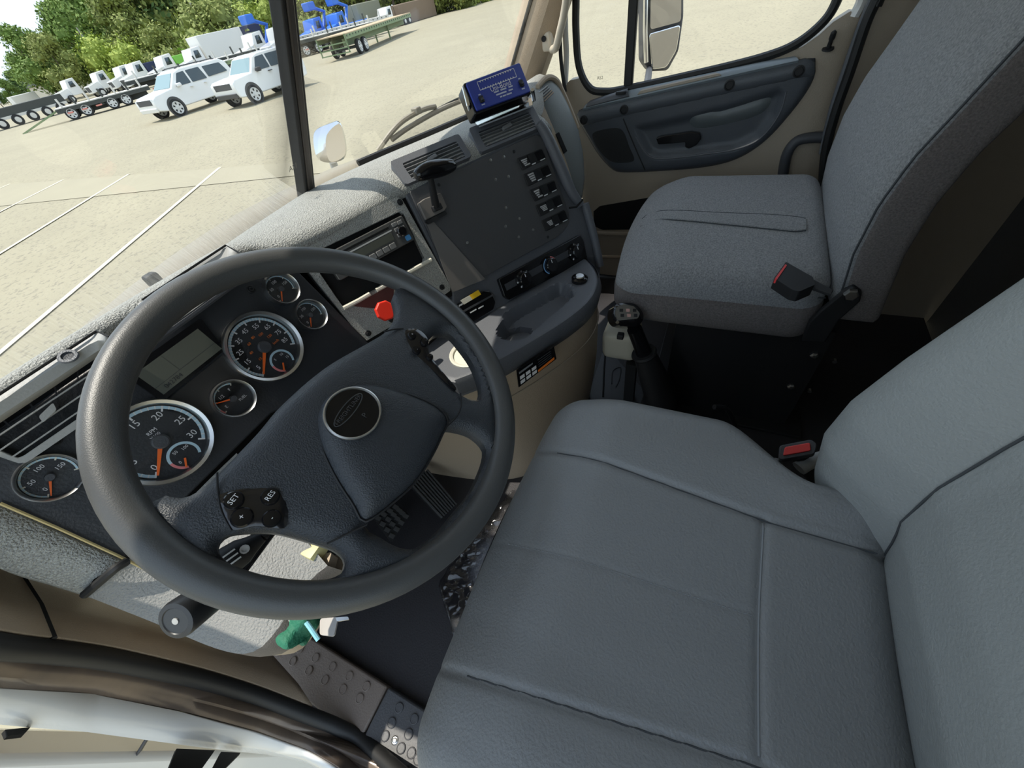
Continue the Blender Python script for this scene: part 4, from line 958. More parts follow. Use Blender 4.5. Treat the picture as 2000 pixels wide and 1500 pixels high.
vs_, fs_ = rbox((0, 0, .79), (.258, .06, .35), (.05, .055, .06), (84, 10, 90), bck)
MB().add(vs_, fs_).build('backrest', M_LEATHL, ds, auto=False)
for s in (1, -1):
    pts = [(s*(.118+.10*max(0, z-.55)), z) for z in [.50+.02*k for k in range(26)]]
    tube_obj('backrest_seam', [V((a, V(bck(a, .06, z-.79)).y+.0005, z)) for a, z in pts], .0013, M_SEAM, ds, 5)
tube_obj('backrest_seam', [V((a, V(bck(a, .06, .72-.79)).y+.0006, .72)) for a in [-.13+.26*k/20 for k in range(21)]], .0009, M_SEAM, ds, 5)
MB().box((0, .18, .19), (.34, .34, .38)).build('seat_base', M_BLACK, ds, bevel=.02)
tube_obj('base_cable', spline([onz((1395, 795), .30), onz((1420, 800), .28), onz((1435, 830), .22), onz((1440, 860), .12)], 5), .006, M_BLACK, ds, 8)
# ================================================================== passenger seat
ps_ = thing('passenger_seat', 'grey fabric passenger seat on a black pedestal', 'seat', (.895, .15, 0))
def pc(x, y, z):
    t = (z+.05)/.10
    z2 = z + (.016*(1-(x/.25)**2) + .02*sstep(-.25, .25, x)-.012)*t - .035*sstep(.10, .22, y)*t
    return (x, y + .02*cos(x*6)*sstep(.1, .21, y), z2)
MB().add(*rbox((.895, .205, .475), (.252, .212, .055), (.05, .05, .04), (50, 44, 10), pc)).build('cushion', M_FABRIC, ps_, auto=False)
def pc2(x, y, z): return (x*(1-.03*sstep(0, -.06, z)), y + .02*cos(x*6)*sstep(.1, .21, y) - .05*sstep(-.01, -.055, z)*sstep(.1, .21, y), z + .012*sstep(-.05, .25, x))
MB().add(*rbox((.895, .205, .415), (.2545, .215, .06), (.05, .05, .03), (40, 36, 10), pc2)).build('cushion_side_band', M_FABRIC_SHADE, ps_, auto=False)  # same fabric as the top, shading of the sides put into its colour
tube_obj('cushion_seam', spline([V((.655, -.0, .478)), V((.646, .15, .476)), V((.645, .30, .474)), V((.652, .37, .472)), V((.69, .415, .470)), V((.8, .43, .47)), V((1.0, .43, .48)), V((1.12, .41, .49))], 6), .0014, M_SEAM, ps_, 5)
def pbf(z):
    z0 = [(.40, -.015), (.465, -.005), (.58, .012), (.667, .012), (.736, .0), (.80, -.022), (.87, -.045), (1.0, -.085), (1.25, -.16)]
    for (a, b), (c, d) in zip(z0, z0[1:]):
        if z <= c: return b+(d-b)*(z-a)/(c-a)
    return z0[-1][1]
def pb(x, y, z):
    wz = z+.80; f = (y+.02)/.04
    return (x, pbf(wz) - .075*(1-f)*.5 + .012*(1-(x/.25)**2)*f - .012, z)
MB().add(*rbox((.895, 0, .80), (.250, .02, .37), (.03, .018, .04), (40, 8, 50), pb)).build('backrest', M_FABRIC, ps_, auto=False)
def pb2(x, y, z):
    wz = z+.80; return (x, pbf(wz) - .055 + y*1.0, z)
MB().add(*rbox((.895, 0, .80), (.2525, .038, .375), (.03, .012, .03), (20, 8, 50), pb2)).build('backrest_side_band', M_FABRIC_SHADE, ps_, auto=False)  # backrest sides darkened by colour to stand for shade
tube_obj('backrest_seam', [V((.6435, pbf(z)-.017, z)) for z in [.46+.02*k for k in range(34)]], .0018, M_SEAM, ps_, 5)
# listing strap sewn on the cushion
def ptop(p):
    q = onz(p, .535)
    for _ in range(6):
        zz = V(pc(q.x-.895, q.y-.205, .055)).z + .475; q = onz(p, zz)
    return q
st_t = [(1254, 430), (1270, 419), (1300, 414), (1350, 415), (1400, 418), (1450, 420), (1500, 422), (1550, 426), (1572, 430)]
st_b = [(1250, 446), (1268, 436), (1298, 430), (1350, 433), (1400, 438), (1450, 443), (1500, 448), (1550, 453), (1573, 451)]
st_t, st_b = spline([V((*p, 0)) for p in st_t], 4), spline([V((*p, 0)) for p in st_b], 4)
ra, rb_ = [ptop(p) for p in st_t], [ptop(p) for p in st_b]
MB().loft([[p+V((0, 0, -.003)) for p in ra], [p+V((0, 0, .004)) for p in ra], [p+V((0, 0, .005)) for p in rb_], [p+V((0, 0, -.004)) for p in rb_]]).build('cushion_strap', M_FABRIC, ps_)
tube_obj('strap_edge', [p+V((0, 0, .001)) for p in rb_], .0016, M_SEAM, ps_, 5)
tube_obj('strap_stitch', [p+V((0, 0, .004)) for p in ra], .0009, M_SEAM, ps_, 5)
# pedestal, bracket, bolts
MB().add(*rbox((.895, .10, .18), (.19, .17, .18), (.01, .01, .01), (4, 4, 4))).build('pedestal', M_BLACK, ps_)
MB().box((.895, .10, .006), (.44, .42, .012)).build('pedestal_flange', M_BLACK, ps_, bevel=.003)
BR = Plane((.655, 0, .4), (0, -1, 0), (0, 0, 1))
brk = [(1652, 567), (1668, 560), (1684, 572), (1680, 590), (1640, 625), (1612, 670), (1565, 668), (1580, 630), (1600, 610)]
MB().ext([onx(p, .632) for p in brk], (-1, 0, 0), .012).build('recliner_bracket', M_BLACK, ps_, bevel=.003)
MB().lathe(onx((1662, 575), .63), (-1, 0, 0), [(.012, -.002), (.012, .004), (.0095, .006), (0, .006)], 6).build('bolt', M_STEEL, ps_)
for p in ((1590, 694), (1545, 755), (1630, 704), (1581, 762)):
    q = onx(p, .704); MB().lathe(q, (-1, 0, 0), [(.009 if p[0] in (1590, 1545) else .004, -.004), (.009 if p[0] in (1590, 1545) else .004, .003), (.005, .006), (0, .006)], 6).build('bolt', M_STEEL, ps_)
MB().lathe(onz((1499, 811), .013), (0, 0, 1), [(.013, 0), (.013, .003), (.008, .004), (.008, .008), (0, .008)], 8).build('bolt', M_STEEL, ps_)
MB().lathe(onz((1340, 781), .013), (0, 0, 1), [(.010, 0), (.010, .003), (.006, .004), (.006, .008), (0, .008)], 8).build('bolt', M_STEEL, ps_)
# buckle on the passenger seat
bu = thing('belt_buckle', 'black seat belt buckle with red slot resting on the grey fabric cushion', 'buckle', onz((1560, 550), .53))
BK = Plane(onz((1560, 548), .55), onz((1625, 572), .55)-onz((1535, 525), .55), onz((1530, 510), .55)-onz((1560, 560), .55))
bkq = [(1512, 543), (1535, 511), (1588, 541), (1592, 556), (1562, 569), (1548, 566)]
MB().ext(fillet([BK.px(p, .006) for p in bkq], .003), BK.n, .022).build('buckle_body', M_BLACK, bu, bevel=.003)
MB().ext([BK.px(p, .0075) for p in ((1514, 543), (1534, 516), (1537, 518), (1518, 545))], BK.n, .01).build('release_slot', M_BELTRED, bu)
MB().ext([BK.px(p, .0) for p in ((1588, 545), (1628, 566), (1624, 574), (1584, 560))], BK.n, .006).build('buckle_stalk', M_BLACK, bu, bevel=.001)
# buckle beside the driver's seat
b2 = thing('belt_buckle', 'seat belt buckle with red button between the seats', 'buckle', onz((1557, 880), .30))
p_ = onz((1557, 882), .42); n_ = ((CP-p_).normalized()*.8 + V((0, .1, .45))).normalized(); u_ = V((.32, -.94, 0)); u_ = (u_ - n_*u_.dot(n_)).normalized()
B2 = Plane(p_, u_, n_.cross(u_))
MB().ext(fillet([B2.px(p) for p in ((1520, 895), (1522, 870), (1585, 858), (1596, 866), (1592, 886), (1527, 898))], .005), B2.n, .022).build('buckle_body', M_DGREY, b2, bevel=.002)
MB().ext(fillet([B2.px(p, .003) for p in ((1529, 890), (1533, 873), (1582, 864), (1584, 880))], .003), B2.n, .01).build('release_button', M_BELTRED, b2, bevel=.0015)
MB().tube([B2.px((1560, 885), -.03), onz((1590, 930), .30), onz((1620, 960), .26)], .014, 10).build('buckle_stalk', M_BLACK, b2)
MB().tube(spline([onz((1560, 915), .38), onz((1580, 903), .385), onz((1605, 895), .38)], 4), [.012, .012, .012, .012, .012, .012, .012, .012, .012], 10).build('buckle_sleeve', mat('sleeve_grey', (.45, .47, .48), .5), b2)
MB().box(onz((1520, 906), .39), (.016, .012, .008)).build('clip', M_STEEL, b2)

# ================================================================== gear lever
gs = thing('gear_shifter', 'black gear shifter with silver shift pattern plate between the seats', 'gear lever', (.64, .31, 0))
g_t, g_m, g_b = onx((1232, 625), .60), onx((1258, 690), .61), onx((1290, 770), .62)
MB().tube([g_b, g_m, g_m.lerp(g_t, .75)], [.024, .020, .018], 16).build('shift_stem', M_GBLACK, gs)
MB().tube([g_b + V((0, 0, -.12)), g_b, g_m], [.06, .045, .028], 16).build('shift_boot', M_BLACK, gs)
MB().lathe(g_m, g_t-g_m, [(.030, -.006), (.033, 0), (.030, .006), (.022, .004)], 24).build('boot_collar', M_BLACK, gs)
kp = Plane(onx((1228, 612), .60), (.5, -.75, 0), (.45, .35, .6))
kq = [(1200, 598), (1214, 592), (1240, 594), (1256, 612), (1254, 628), (1240, 638), (1206, 634), (1196, 616)]
ko = [(v.x, v.y) for v in resample(spline([V((*kp.uv(p), 0)) for p in kq], 4, True), 44)]
MB().add(*pillow(kp, ko, (), .006, lambda a, b, d: .012*(1-math.exp(-d/.008)), .045)).build('shift_knob', M_GBLACK, gs)
pq = [(1204, 600), (1218, 594), (1238, 598), (1250, 612), (1246, 622), (1206, 626), (1201, 612)]
plq = fillet([kp.px(p, .0125) for p in pq], .004)
pl_ = MB().ext(plq, kp.n, .003).build('shift_plate', M_STEEL, gs)
for i in range(3):
    for j in range(2):
        MB().ext([kp.px((1210+i*13+dx+j*2, 603+j*10+dy), .0132) for dx, dy in ((0, 0), (7, 0), (7, 6), (0, 6))], kp.n, .0006).build('shift_mark', M_BLACK if i != 1 else mat('mark_rose', (.5, .3, .26), .5), pl_, smooth=False)
MB().box(onx((1212, 656), .595), (.016, .016, .014)).build('range_button', M_BLACK, gs, bevel=.002)
# pale tray on the floor beyond the lever (sunlit)
tr = MB().add(*rbox(onz((1215, 660), .22), (.05, .05, .05), (.015, .02, .02), (8, 8, 8))).build('floor_cup', mat('cup_ivory', (.62, .58, .46), .4), None)
tag(tr, 'ivory plastic holder standing beside the gear shifter', 'cup holder')
MB().box((tr.data.vertices[0].co.x, tr.data.vertices[0].co.y, .085), (.03, .03, .17)).build('holder_stem', M_BLACK, tr)

# ================================================================== pedals, film, mat ribs
M_PED = mat('pedal_rubber', (.055, .055, .055), .6)
ac = thing('accelerator_pedal', 'ribbed black accelerator pedal on the driver floor', 'pedal', (.16, .78, 0))
AP = Plane((.16, .79, .07), (1, .1, 0), (-.05, .8, .45))
aq = [AP.uv(p) for p in ((803, 950), (836, 916), (893, 984), (862, 1013))]
MB().ext([AP.at(*p) for p in aq], AP.n, .015).build('pedal_plate', M_BLACK, ac, bevel=.002)
for k in range(8):
    s = (k+.5)/8; a_, b_ = V(aq[0]).lerp(V(aq[1]), s), V(aq[3]).lerp(V(aq[2]), s)
    MB().tube([AP.at(*a_, .002), AP.at(*b_, .002)], .0032, 6).build('pedal_rib', M_PED, ac)
MB().tube([AP.at(0, .05, -.01), V((.17, .98, .2))], .01, 8).build('pedal_arm', M_BLACK, ac)
bp_ = thing('brake_pedal', 'square rubber brake pedal left of the accelerator', 'pedal', (.04, .87, 0))
BPp = Plane((.045, .87, .09), (1, 0, 0), (0, .8, .5))
bq_ = [BPp.uv(p) for p in ((728, 1010), (775, 985), (800, 1005), (765, 1060))]
MB().ext(fillet([BPp.at(*p) for p in bq_], .01), BPp.n, .015).build('pedal_plate', M_BLACK, bp_)
for i in range(4):
    for j in range(4):
        s, t = (i+.5)/4, (j+.5)/4; c = V(bq_[0]).lerp(V(bq_[1]), s).lerp(V(bq_[3]).lerp(V(bq_[2]), s), t)
        MB().box(BPp.at(c.x, c.y, .002), (.010, .014, .005), Matrix((BPp.u, BPp.v, BPp.n)).transposed()).build('pedal_pad', M_PED, bp_)
MB().tube([BPp.at(0, .03, -.01), V((.045, 1.0, .3))], .01, 8).build('pedal_arm', M_BLACK, bp_)
# clear plastic film on the floor
fl = [(1000, 958), (962, 1005), (925, 1050), (855, 1140), (872, 1195), (886, 1240), (893, 1285), (960, 1180), (1040, 1000)]
fo_ = [(onz(p, .006).x, onz(p, .006).y) for p in fl] + [(.05, .42), (.22, .42)]
fo_ = [(onz(p, .006).x, onz(p, .006).y) for p in fl[:7]] + [(-.12, .40), (.24, .40), (.30, .52)]
FPn = Plane((0, 0, .004), (1, 0, 0), (0, 1, 0))
def crk(a, b, d):
    n_ = noise.noise(V((a*30, b*30, 1))); m_ = noise.noise(V((a*70+3, b*45, 4)))
    return .004 + .008*max(0, 1-abs(n_)*5) + .007*max(0, 1-abs(m_)*5)
fo_ = [(v.x, v.y) for v in resample([V((*p, 0)) for p in fo_], 70)]
film = MB().add(*pillow(FPn, fo_, (), .007, crk, .001)).build('plastic_film', glass('clear_film', (.86, .86, .87), .2, .12), None, auto=False)
tag(film, 'crumpled clear plastic floor film in front of the driver seat', 'plastic film')
# ribbed mat border by the gear lever
mt = tag(MB().ext([onz(p, .004) for p in ((1176, 690), (1205, 700), (1290, 800), (1160, 800), (1150, 770))], (0, 0, 1), .004).build('floor_mat', M_DGREY, bevel=.001), 'dark rubber floor mat strip beside the beige console', 'floor mat')
tube_obj('mat_groove', [onz(p, .005) for p in ((1183, 680), (1180, 720), (1178, 775))], .003, M_HOLE, mt, 6)
tube_obj('mat_emboss', spline([onz(p, .005) for p in ((1195, 750), (1197, 725), (1212, 718), (1210, 740), (1203, 756))], 4), .0018, M_BLACK, mt, 6)
# ================================================================== passenger door
XD = 1.30
d1 = thing('door_1', 'passenger door with beige card, slate insert and two window panes', 'door', (XD, .33, 0)); struct(d1); del d1['category']
DR = Plane((XD, .3, .5), (0, -1, 0), (0, 0, 1))       # normal towards the cab (-x)
def dpx(l, off=0): return [DR.px(p, off) for p in l]
z3 = lambda l: [(1000 + a*.35, b*.35) for a, b in l]
def dpil(name, px, m, base, hgt, back=.01, step=.012, parent=d1, n=70, smooth=True):
    P = DR.shift(base); o = [V((*DR.uv(p, base), 0)) for p in px]
    o = [(v.x, v.y) for v in resample(spline(o, 4, True) if smooth else o, n)]
    return MB().add(*pillow(P, o, (), step, hgt, back)).build(name, m, parent)
# beige card
card = [(1098, 172), (1118, 152), (1140, 154), (1150, 176), (1178, 187), (1226, 181), (1400, 143), (1500, 118), (1562, 95), (1612, 60), (1640, 30), (1655, 22), (1692, 24), (1668, 80), (1640, 150), (1612, 235), (1600, 310), (1604, 420), (1560, 700), (1300, 640), (1168, 560), (1150, 470), (1136, 380), (1120, 240)]
P = DR.shift(0); co_ = [(v.x, v.y) for v in resample([V((*DR.uv(p), 0)) for p in card], 110)]
MB().add(*pillow(P, co_, (), .022, lambda a, b, d: .010*(1-math.exp(-d/.012)), .035)).build('door_card', M_BEIGED, d1)
# slate insert with a hollowed pull recess
ins = z3([(362, 640), (400, 604), (640, 552), (1200, 425), (1640, 328), (1688, 345), (1690, 420), (1640, 520), (1540, 650), (1420, 780), (1280, 875), (1120, 925), (900, 950), (640, 962), (560, 945), (480, 860), (420, 760), (380, 690)])
rec = [V(DR.uv(p, .012)) for p in z3([(680, 700), (960, 640), (1240, 570), (1500, 480), (1525, 520), (1480, 640), (1380, 770), (1250, 830), (1050, 858), (820, 880), (760, 860), (720, 790)])]
rd_ = polyd([(p.x, p.y) for p in rec])
def insh(a, b, d):
    e = rd_(a, b); return .012*(1-math.exp(-d/.006)) - .012*max(0, min(1, e/.02))
dpil('door_insert', ins, mat('door_slate', (.062, .07, .082), .42, bump=(500, .15)), .0125, insh, .012, .007, n=100)
rail = z3([(362, 640), (385, 612), (640, 552), (1200, 425), (1640, 328), (1690, 340), (1688, 425), (1640, 436), (1200, 530), (640, 650), (400, 708), (372, 680)])
rl = dpil('door_rail', rail, mat('rail_slate', (.085, .095, .108), .42, bump=(500, .15)), .020, lambda a, b, d: .012*(1-math.exp(-d/.008)), .02, .008, n=100, smooth=False)
for p in z3([(400, 670), (625, 612), (1213, 475), (1600, 398)]):
    MB().lathe(DR.px(p, .032), DR.n, [(.013, 0), (.013, .002), (.010, .003), (.008, -.002), (.005, -.002), (.005, .001), (0, .001)], 18).build('screw_cap', M_BLACK, rl)
# speaker
spk = z3([(448, 752), (500, 725), (590, 715), (628, 745), (655, 820), (682, 885), (660, 905), (580, 908), (530, 885), (480, 830)])
dpil('speaker_grille', spk, mat('speaker_black', (.022, .024, .025), .75, bump=(900, .8)), .0245, lambda a, b, d: .002*(1-math.exp(-d/.004)), .006)
tube_obj('insert_joint', [DR.px(p, .0255) for p in z3([(620, 662), (660, 760), (742, 950)])], .0018, M_BLACK, d1, 6)
tube_obj('recess_edge', spline([DR.px(p, .0235) for p in z3([(690, 760), (760, 868), (860, 884), (1060, 862), (1250, 832), (1385, 772), (1490, 640), (1530, 510)])], 4), .0028, M_MGREY, d1, 8)
# cup shape inside the recess and the pull lever
dpil('pull_cup', z3([(985, 640), (1010, 610), (1130, 578), (1160, 600), (1290, 560), (1440, 530), (1430, 600), (1330, 660), (1080, 715), (1000, 700)]), mat('door_slate_light', (.10, .115, .12), .36), .012, lambda a, b, d: .010*(1-math.exp(-d/.012)), .01)
hb = z3([(803, 772), (830, 762), (1000, 736), (1050, 745), (1056, 775), (1030, 810), (985, 832), (965, 822), (968, 795), (815, 808)])
MB().ext(fillet(dpx(hb, .026), .004), DR.n, .02).build('door_handle', M_GBLACK, d1, bevel=.004)
# sill pad, window switch, tan inset
rt_ = z3([(395, 606), (640, 552), (900, 492), (1200, 425), (1400, 380), (1600, 336)]); we_ = z3([(425, 572), (650, 505), (900, 452), (1200, 388), (1400, 346), (1580, 316)])
def ledge(nm, lo, hi, o0, o1, m, n_=20):
    A_ = resample([DR.px(p, o0) for p in lo], n_, False); B_ = resample([DR.px(p, o1) for p in hi], n_, False)
    return MB().loft([[p + V((.01, 0, -.01)) for p in A_], A_, [a_.lerp(b_, .5) + V((-.002, 0, .002)) for a_, b_ in zip(A_, B_)], B_, [p + V((.015, 0, .0)) for p in B_]]).build(nm, m, d1)
ledge('sill_pad', rt_, we_, .030, .012, mat('sill_pale', (.26, .30, .325), .4))
ledge('sill_inset', z3([(700, 527), (900, 480), (1168, 419)]), z3([(725, 500), (900, 462), (1140, 408)]), .0285, .0215, M_BEIGED)
ws_ = ledge('window_switch_plate', z3([(412, 596), (540, 562), (652, 534)]), z3([(432, 566), (540, 530), (645, 497)]), .0315, .020, M_MGREY)
MB().box(DR.px(z3([(608, 518)])[0], .034), (.012, .03, .008)).build('window_switch', M_BLACK, ws_, bevel=.002)
# map pocket and lower ledge
dpil('map_pocket', z3([(455, 1180), (490, 1150), (780, 1100), (860, 1090), (760, 1280), (500, 1282), (458, 1260)]), M_HOLE, .011, lambda a, b, d: .0005, .01, .02, smooth=False)
tube_obj('pocket_rim', spline([DR.px(p, .012) for p in z3([(470, 1300), (620, 1305), (760, 1300)])], 4), .008, M_BEIGED, d1, 8)
tube_obj('lower_ledge', spline([DR.px(p, .012) for p in z3([(480, 1430), (620, 1432), (760, 1425)])], 4), .006, M_BEIGE, d1, 8)
# lock knob, grab loop
lk = MB().lathe(DR.px((1617, 96), .012), (-.3, 0, 1), [(.013, 0), (.012, .003), (.005, .004), (.0045, .018), (.0065, .022), (.006, .034), (.002, .038), (0, .038)], 14).build('lock_button', M_BLACK, d1)
tube_obj('belt_loop', spline([onx((1528, 350), 1.285), onx((1536, 305), 1.28), onx((1552, 279), 1.28), onx((1575, 270), 1.28), onx((1610, 268), 1.28)], 5), .014, M_DGREY, d1, 10)
# window frame, rubber, panes
gw = spline([DR.px(p) for p in ((1124, -60), (1124, 0), (1124, 60), (1130, 130), (1150, 172), (1178, 180), (1226, 174), (1400, 136), (1500, 110), (1556, 86), (1604, 48), (1632, 8), (1655, -60))], 5)
f0, r0 = gw[0], gw[-1]
gw = [V((XD, f0.y-(1.42-f0.z)*.55, 1.42))] + gw + [V((XD, r0.y-.03, 1.42))]
tube_obj('window_seal', [p + V((.004, 0, 0)) for p in gw], .011, M_RUBBER, d1, 8)
fr_ = [V((XD+.004, f0.y-(1.42-f0.z)*.55+.05, 1.44))] + spline([DR.px(p, -.004) for p in ((1102, -60), (1103, 0), (1104, 60), (1106, 110), (1104, 165))], 4)
tube_obj('door_frame', fr_, .009, M_PAINT, d1, 8)
fr2 = [V((XD+.004, r0.y-.05, 1.44))] + spline([DR.px(p, -.004) for p in ((1690, -40), (1684, 0), (1668, 32))], 4)
tube_obj('door_frame', fr2, .012, M_PAINT, d1, 8)
a_, b_ = DR.px((1242, -60), -.01), DR.px((1227, 172), -.01); a_ = a_ + (a_-b_).normalized()*.42
bar(a_, b_, (0, 1, 0), (1, 0, 0), .026, .02).build('window_divider', M_RUBBER, d1, bevel=.004)
def paneq(l): return [DR.px(p, -.012) for p in l]
MB().ext(paneq([(1150, -400), (1122, 60), (1130, 140), (1155, 178), (1224, 172), (1262, -400)]), DR.n, .004).build('vent_pane', M_GLASS, d1, smooth=False)
MB().ext(paneq([(1268, -400), (1232, 172), (1400, 138), (1500, 112), (1560, 86), (1610, 48), (1640, 0), (1830, -400)]), DR.n, .004).build('main_pane', M_GLASS, d1, smooth=False)
MB().box((XD+.02, .33, 1.45), (.05, .75, .07)).build('top_frame', M_PAINT, d1, bevel=.01)
text('AS2', DR.px((1172, 152), -.009), DR.u, DR.v, .012, mat('etch_grey', (.25, .24, .2), .7), d1, 'glass_mark')
# door opening seals
struct(tube_obj('trim_14', spline([onx(p, 1.272) for p in ((1110, -40), (1098, 0), (1094, 60), (1096, 120), (1104, 180))], 5), .006, M_RUBBER, None, 8))
struct(tube_obj('trim_15', spline([V((1.262, -.0, 1.46))] + [onx(p, 1.262) for p in ((1740, -60), (1712, 0), (1690, 50), (1660, 140), (1632, 220), (1612, 300), (1606, 380))], 5), .011, M_RUBBER, None, 8))
struct(tube_obj('trim_16', spline([onx(p, 1.268) for p in ((1722, -60), (1696, 10), (1676, 60), (1648, 140), (1622, 220), (1604, 300))], 5), .006, M_MGREY, None, 8))
# sill below the door
struct(MB().box((1.33, .33, .02), (.12, .9, .12)).build('trim_17', M_BLACK, bevel=.01))
# grab handle on the A-pillar
gh = thing('grab_handle', 'ivory grab handle on the passenger A-pillar', 'handle', onx((1072, 82), 1.2))
ghp = spline([onx((1078, 96), 1.205), onx((1086, 92), 1.18), onx((1094, 60), 1.165), onx((1102, 25), 1.16), onx((1110, -30), 1.15), onx((1120, -120), 1.15)], 5)
MB().tube(ghp, .010, 12).build('handle_bar', mat('ivory_handle', (.62, .55, .44), .4), gh)
MB().add(*rbox(onx((1070, 80), 1.212), (.016, .014, .022), (.006, .006, .008), (6, 6, 6))).build('handle_foot', mat('ivory_handle', (.6, .5, .4)), gh)
MB().lathe(onx((1062, 76), 1.192), (CP-onx((1062, 76), 1.192)), [(.007, 0), (.007, .001), (.004, -.002), (0, -.002)], 12).build('handle_screw', M_BLACK, gh)
# unseen visor added above the windscreen, shaped to put the centre dash in shade
sv = thing('added_visor', 'unseen white visor added above the windscreen to shade the dash', 'sun visor', (.45, .9, 1.4))
vr = []
for x_ in [-.32 + 1.38*k/14 for k in range(15)]:
    e = .90 + .22*x_ - 1.1*max(0, x_-.86); h_ = .545 - .1*abs(x_-.45)
    vr.append([V((x_, h_, 1.53)), V((x_, h_*.5+e*.5, 1.46)), V((x_, e, 1.36))])
MB().loft(vr).build('added_shade_board', M_PAINT, sv, solid=.012)
for x_ in (-.3, .45, .9): MB().tube([V((x_, .5, 1.52)), V((x_, .75+.2*x_, 1.40))], .012, 8).build('added_shade_stay', M_STEEL, sv)
# ================================================================== on the truck outside: hood sliver, wiper, mirrors
hd = []
for t in (0, .25, .5, .75, 1):
    hd.append([V((.45 + (x-.45)*(1-.12*t), 1.085 - .20*abs(x-.45)**1.5/.75**1.5 + 1.05*t, .755 - .05*t - .42*t*t - .1*((x-.45)/.8)**4)) for x in [-.45+1.8*k/16 for k in range(17)]])
hood = tag(MB().loft(hd).build('truck_hood', mat('dusty_hood', (.30, .26, .19), .45), solid=.01), 'dusty tan hood of the truck just beyond the windscreen', 'hood')
wp = thing('windscreen_wiper', 'pale wiper arm and blade lying along the passenger windscreen', 'wiper', ws(.2, -.02))
def wo(p, off=.02):
    n_ = pn if pn.y > 0 else -pn
    d = ray(p); o = WC0 + n_*off; return CP + d*((o-CP).dot(n_)/d.dot(n_))
M_WIP = mat('wiper_taupe', (.30, .27, .21), .45)
MB().tube(spline([wo((738, 295)), wo((765, 258)), wo((790, 234)), wo((826, 214)), wo((850, 208))], 4), .006, 8).build('wiper_arm', M_WIP, wp)
MB().tube(spline([wo((765, 273), .012), wo((800, 248), .012), wo((860, 214), .012), wo((908, 194), .012)], 4), .006, 8).build('wiper_blade', M_WIP, wp)
MB().tube(spline([wo((768, 270), .016), wo((803, 244), .016), wo((862, 209), .016), wo((905, 188), .016)], 4), .003, 6).build('blade_spine', M_BLACK, wp)
MB().box(wo((813, 216), .022), (.02, .02, .015)).build('wiper_joint', M_WIP, wp, bevel=.003)
MB().box(onz((299, 546), .775), (.02, .02, .02)).build('washer_jet', M_BLACK, hood, bevel=.004)
# fender mirror
mr = thing('fender_mirror', 'chrome fender mirror standing on the hood', 'mirror', onx((650, 330), 1.30))
MP = Plane(onx((648, 282), 1.30), (.72, -.69, 0), (0, .1, 1))
mo = [MP.uv(p) for p in ((612, 268), (620, 252), (648, 240), (662, 237), (672, 258), (677, 290), (672, 310), (648, 318), (626, 314), (616, 300))]
mo = [(v.x, v.y) for v in resample(spline([V((*p, 0)) for p in mo], 4, True), 50)]
vv2, ff2 = pillow(MP, mo, (), .02, lambda a, b, d: .03*(1-math.exp(-d/.03)), .02)
MB().add(vv2, ff2).build('mirror_shell', M_CHROME, mr)
mg = [MP.uv(p) for p in ((638, 262), (662, 240), (670, 262), (674, 292), (668, 306), (646, 314), (638, 296))]
mg = [(v.x, v.y) for v in resample(spline([V((*p, 0)) for p in mg], 4, True), 40)]
MB().add(*pillow(MP.shift(.032), mg, (), .02, lambda a, b, d: .004, .004)).build('mirror_glass', mat('mirror_silver', (.85, .85, .83), .03, 1.0), mr)
mb_ = onx((650, 316), 1.30); MB().tube([mb_, mb_ + V((0, .01, -.06)), mb_ + V((-.03, .02, -.35))], .018, 10).build('mirror_stem', M_LGREY, mr)
# passenger door mirror: tall flat glass above, convex glass below
pm = thing('door_mirror', 'tall chrome-edged door mirror outside the passenger window', 'mirror', onx((1290, 140), 1.8))
PMp = Plane(onx((1295, 80), 1.8), (.55, -.85, 0), (0, 0, 1))
def mpoly(l, off=0): return fillet([PMp.px(p, off) for p in l], .012)
MB().ext(mpoly([(1256, -90), (1336, -90), (1336, 30), (1326, 100), (1305, 138), (1270, 140), (1256, 120)], -.01), PMp.n, .05).build('mirror_housing', M_DGREY, pm, bevel=.008)
MB().ext(mpoly([(1272, -90), (1332, -90), (1330, 42), (1270, 58)], .0), PMp.n, .02).build('flat_glass', mat('mirror_silver', (.85, .85, .83), .03, 1.0), pm)
MB().ext(mpoly([(1268, 66), (1330, 48), (1322, 98), (1302, 132), (1274, 136)], .004), PMp.n, .02).build('convex_glass', mat('mirror_silver', (.85, .85, .83), .03, 1.0), pm, bevel=.003)
tube_obj('mirror_edge', [PMp.px(p, .004) for p in ((1262, -90), (1260, 60), (1262, 122))], .008, M_CHROME, pm, 8)
tube_obj('mirror_arm', [PMp.px((1268, 135), -.03), V((1.38, .50, .70))], .012, M_DGREY, pm, 8)

